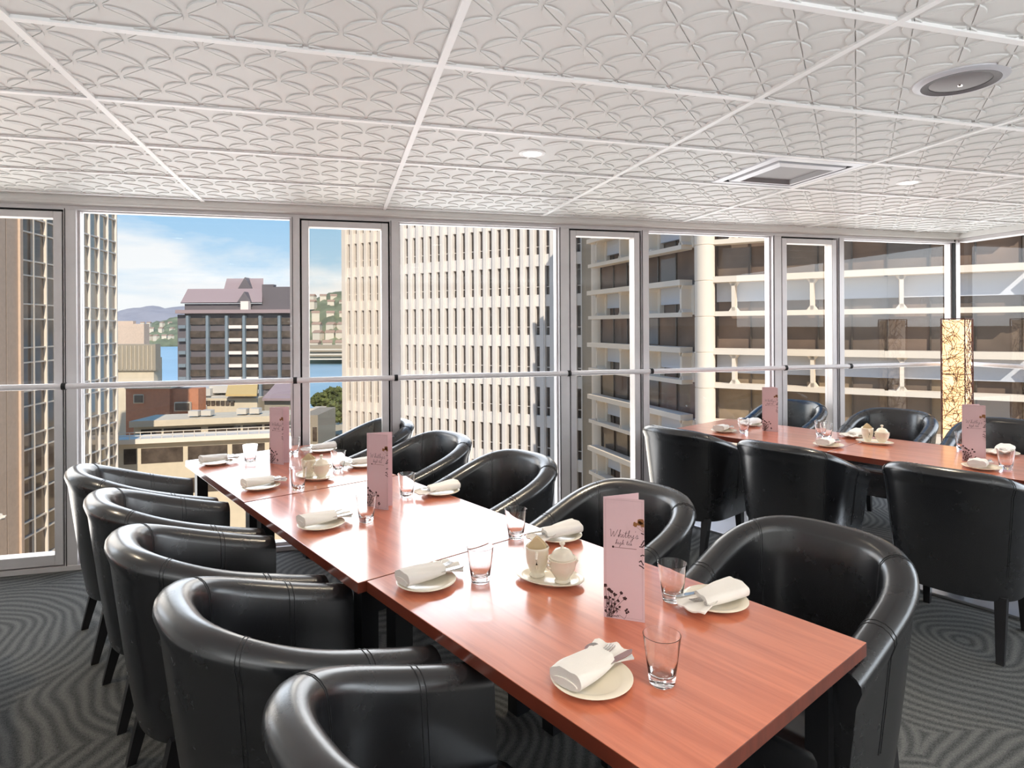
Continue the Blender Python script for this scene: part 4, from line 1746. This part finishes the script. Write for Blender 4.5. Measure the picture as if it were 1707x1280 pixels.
pm = placer(make_menu())
GM = 'tall folded menus'
for (a, b), l in ((((1.245, -3.773), (1.307, -3.634)), 'tall folded pink menu at the window end of the long table'),
                  (((1.271, -2.554), (1.330, -2.442)), 'tall folded pink menu in the middle of the long table'),
                  (((1.294, -1.162), (1.352, -1.067)), 'largest tall pink menu at the near end of the long table'),
                  (((4.510, -2.421), (4.547, -2.316)), 'tall folded menu at the far end of the right hand row'),
                  (((4.395, -1.112), (4.421, -1.025)), 'tall folded mauve menu at the right edge, in front of the lamp')):
    A, B = TR(*a), TR(*b)
    pm((A[0], A[1], TZ + 0.0002), math.atan2(B[1] - A[1], B[0] - A[0]), l, GM)


# ================================================================= LAMP
def make_lamp(x, y, z0, z1, w):
    t = thing('floor_lamp', 'tall square rattan floor lamp glowing in the corner by the glass', 'lamp', (x, y, 0), math.radians(19.5))
    rnd = random.Random(21)
    MB().box((0, 0, 0.02), (w * 1.1, w * 1.1, 0.04)).build('base', M['dark_wood'], t)
    MB().box((0, 0, (z0 + z1) / 2), (w * 0.90, w * 0.90, z1 - z0 - 0.02)).build('paper_shade', M['lamp_core'], t)
    mb = MB()
    h = w / 2
    for sx in (-1, 1):
        for sy in (-1, 1):
            mb.tube([(sx * h, sy * h, 0.03), (sx * h, sy * h, z1)], 0.0045, 6)
    for z in (0.06, z0 + (z1 - z0) * 0.36, z0 + (z1 - z0) * 0.68, z1):
        for a, b in (((-h, -h), (h, -h)), ((h, -h), (h, h)), ((h, h), (-h, h)), ((-h, h), (-h, -h))):
            mb.tube([(a[0], a[1], z), (b[0], b[1], z)], 0.0035, 6)
    mb.build('frame', M['rattan'], t)
    for k in range(4):
        R = Matrix.Rotation(k * PI / 2, 3, 'Z')
        mb = MB()
        for i in range(230):
            u, z = rnd.uniform(-h, h), rnd.uniform(z0, z1)
            a = rnd.uniform(0, 2 * PI)
            pts = []
            for j in range(5):
                pts.append(R @ Vector((u, -h - rnd.uniform(0, 0.004), z)))
                a += rnd.uniform(-0.55, 0.55)
                u = max(-h, min(h, u + 0.035 * math.cos(a)))
                z = max(z0, min(z1, z + 0.035 * math.sin(a)))
            mb.tube(pts, 0.0019, 4, caps=False)
        mb.build('woven_side', M['rattan'], t)
    return t


make_lamp(5.27, 4.19, 0.08, 1.60, 0.18)


# ================================================================= CEILING FITTINGS
def make_downlight():
    t = thing('downlight', '', 'downlight')
    prof = [(0.044, 0.0), (0.046, -0.006), (0.056, -0.008), (0.066, -0.004), (0.067, 0.0)]
    MB().lathe(prof, 36).build('trim_ring', M['grid'], t, fix=False)
    MB().lathe([(0.0001, -0.003), (0.045, -0.003), (0.045, 0.0)], 32).build('lens', M['dl_glow'], t)
    l = bpy.data.lights.new('downlight_beam', 'SPOT')
    l.energy = 54
    l.color = (1.0, 0.84, 0.62)
    l.spot_size = math.radians(95)
    l.spot_blend = 0.6
    l.shadow_soft_size = 0.045
    lo = bpy.data.objects.new('downlight_beam', l)
    C.objects.link(lo)
    lo.location = (0, 0, -0.012)
    lo.parent = t
    return t


pd = placer(make_downlight())
pd((0.919, 2.882, CZ), 0, 'round white downlight in the ceiling above the long table', 'downlights')
pd((3.28, 2.90, CZ), 0, 'small round downlight in the ceiling right of the square vent', 'downlights')
for x, y in ((0.92, 0.45), (3.28, 0.6), (-1.5, 2.88), (-1.5, 0.45)):
    pd((x, y, CZ), 0, 'round downlight in the ceiling behind the photographer', 'downlights')

t = thing('ceiling_speaker', 'round grey loudspeaker recessed in the ceiling', 'speaker', (2.09, 1.645, CZ))
MB().lathe([(0.115, -0.012), (0.130, -0.010), (0.140, -0.004), (0.141, 0.0)], 48).build('rim', M['vent_metal'], t, fix=False)
MB().lathe([(0.092, -0.008), (0.116, -0.0125), (0.118, -0.010)], 48).build('ring', M['grille_dark'], t, fix=False)
MB().lathe([(0.0001, -0.018), (0.04, -0.017), (0.075, -0.012), (0.093, -0.006)], 48).build('grille', M['grille'], t, fix=False)
MB().lathe([(0.0001, -0.0215), (0.007, -0.021), (0.009, -0.017)], 16).build('badge', M['cutlery'], t, fix=False)

t = thing('air_vent', 'square white air vent set in the ceiling tiles', 'air vent', (2.395, 2.888, CZ))


def sq_ring(mb, h0, z0, h1, z1, mat=0):
    p = [(-h0, -h0, z0), (h0, -h0, z0), (h0, h0, z0), (-h0, h0, z0), (-h1, -h1, z1), (h1, -h1, z1), (h1, h1, z1), (-h1, h1, z1)]
    mb.add(p, [(i, (i + 1) % 4, 4 + (i + 1) % 4, 4 + i) for i in range(4)], mat)


mb = MB()
sq_ring(mb, 0.283, 0.0, 0.280, -0.010)
sq_ring(mb, 0.280, -0.010, 0.235, -0.012)
mb.build('outer_frame', M['vent_metal'], t, fix=False)
mb = MB()
sq_ring(mb, 0.235, -0.012, 0.228, 0.0)
sq_ring(mb, 0.228, -0.001, 0.212, -0.001)
mb.build('slot', M['slot'], t, fix=False)
mb = MB()
sq_ring(mb, 0.214, -0.001, 0.210, -0.016)
sq_ring(mb, 0.210, -0.016, 0.168, -0.022)
mb.build('inner_frame', M['vent_metal'], t, fix=False)
mb = MB()
sq_ring(mb, 0.168, -0.022, 0.150, -0.001)
sq_ring(mb, 0.150, -0.001, 0.0, -0.001)
mb.build('recess', M['grille'], t, fix=False)

# a neighbouring table at the left edge of the photo, only its napkin corner reaches the picture
lt = pt(TR(-0.83, -3.62), RA, 'cherry wood table standing just left of the photo, a napkin on its corner', 'tables of the near row')
del lt['group']
p_nap(TR(-0.095, -3.39, TZ + 0.001), RA, 'white napkin poking in at the left edge of the photo', 'napkin rolls')
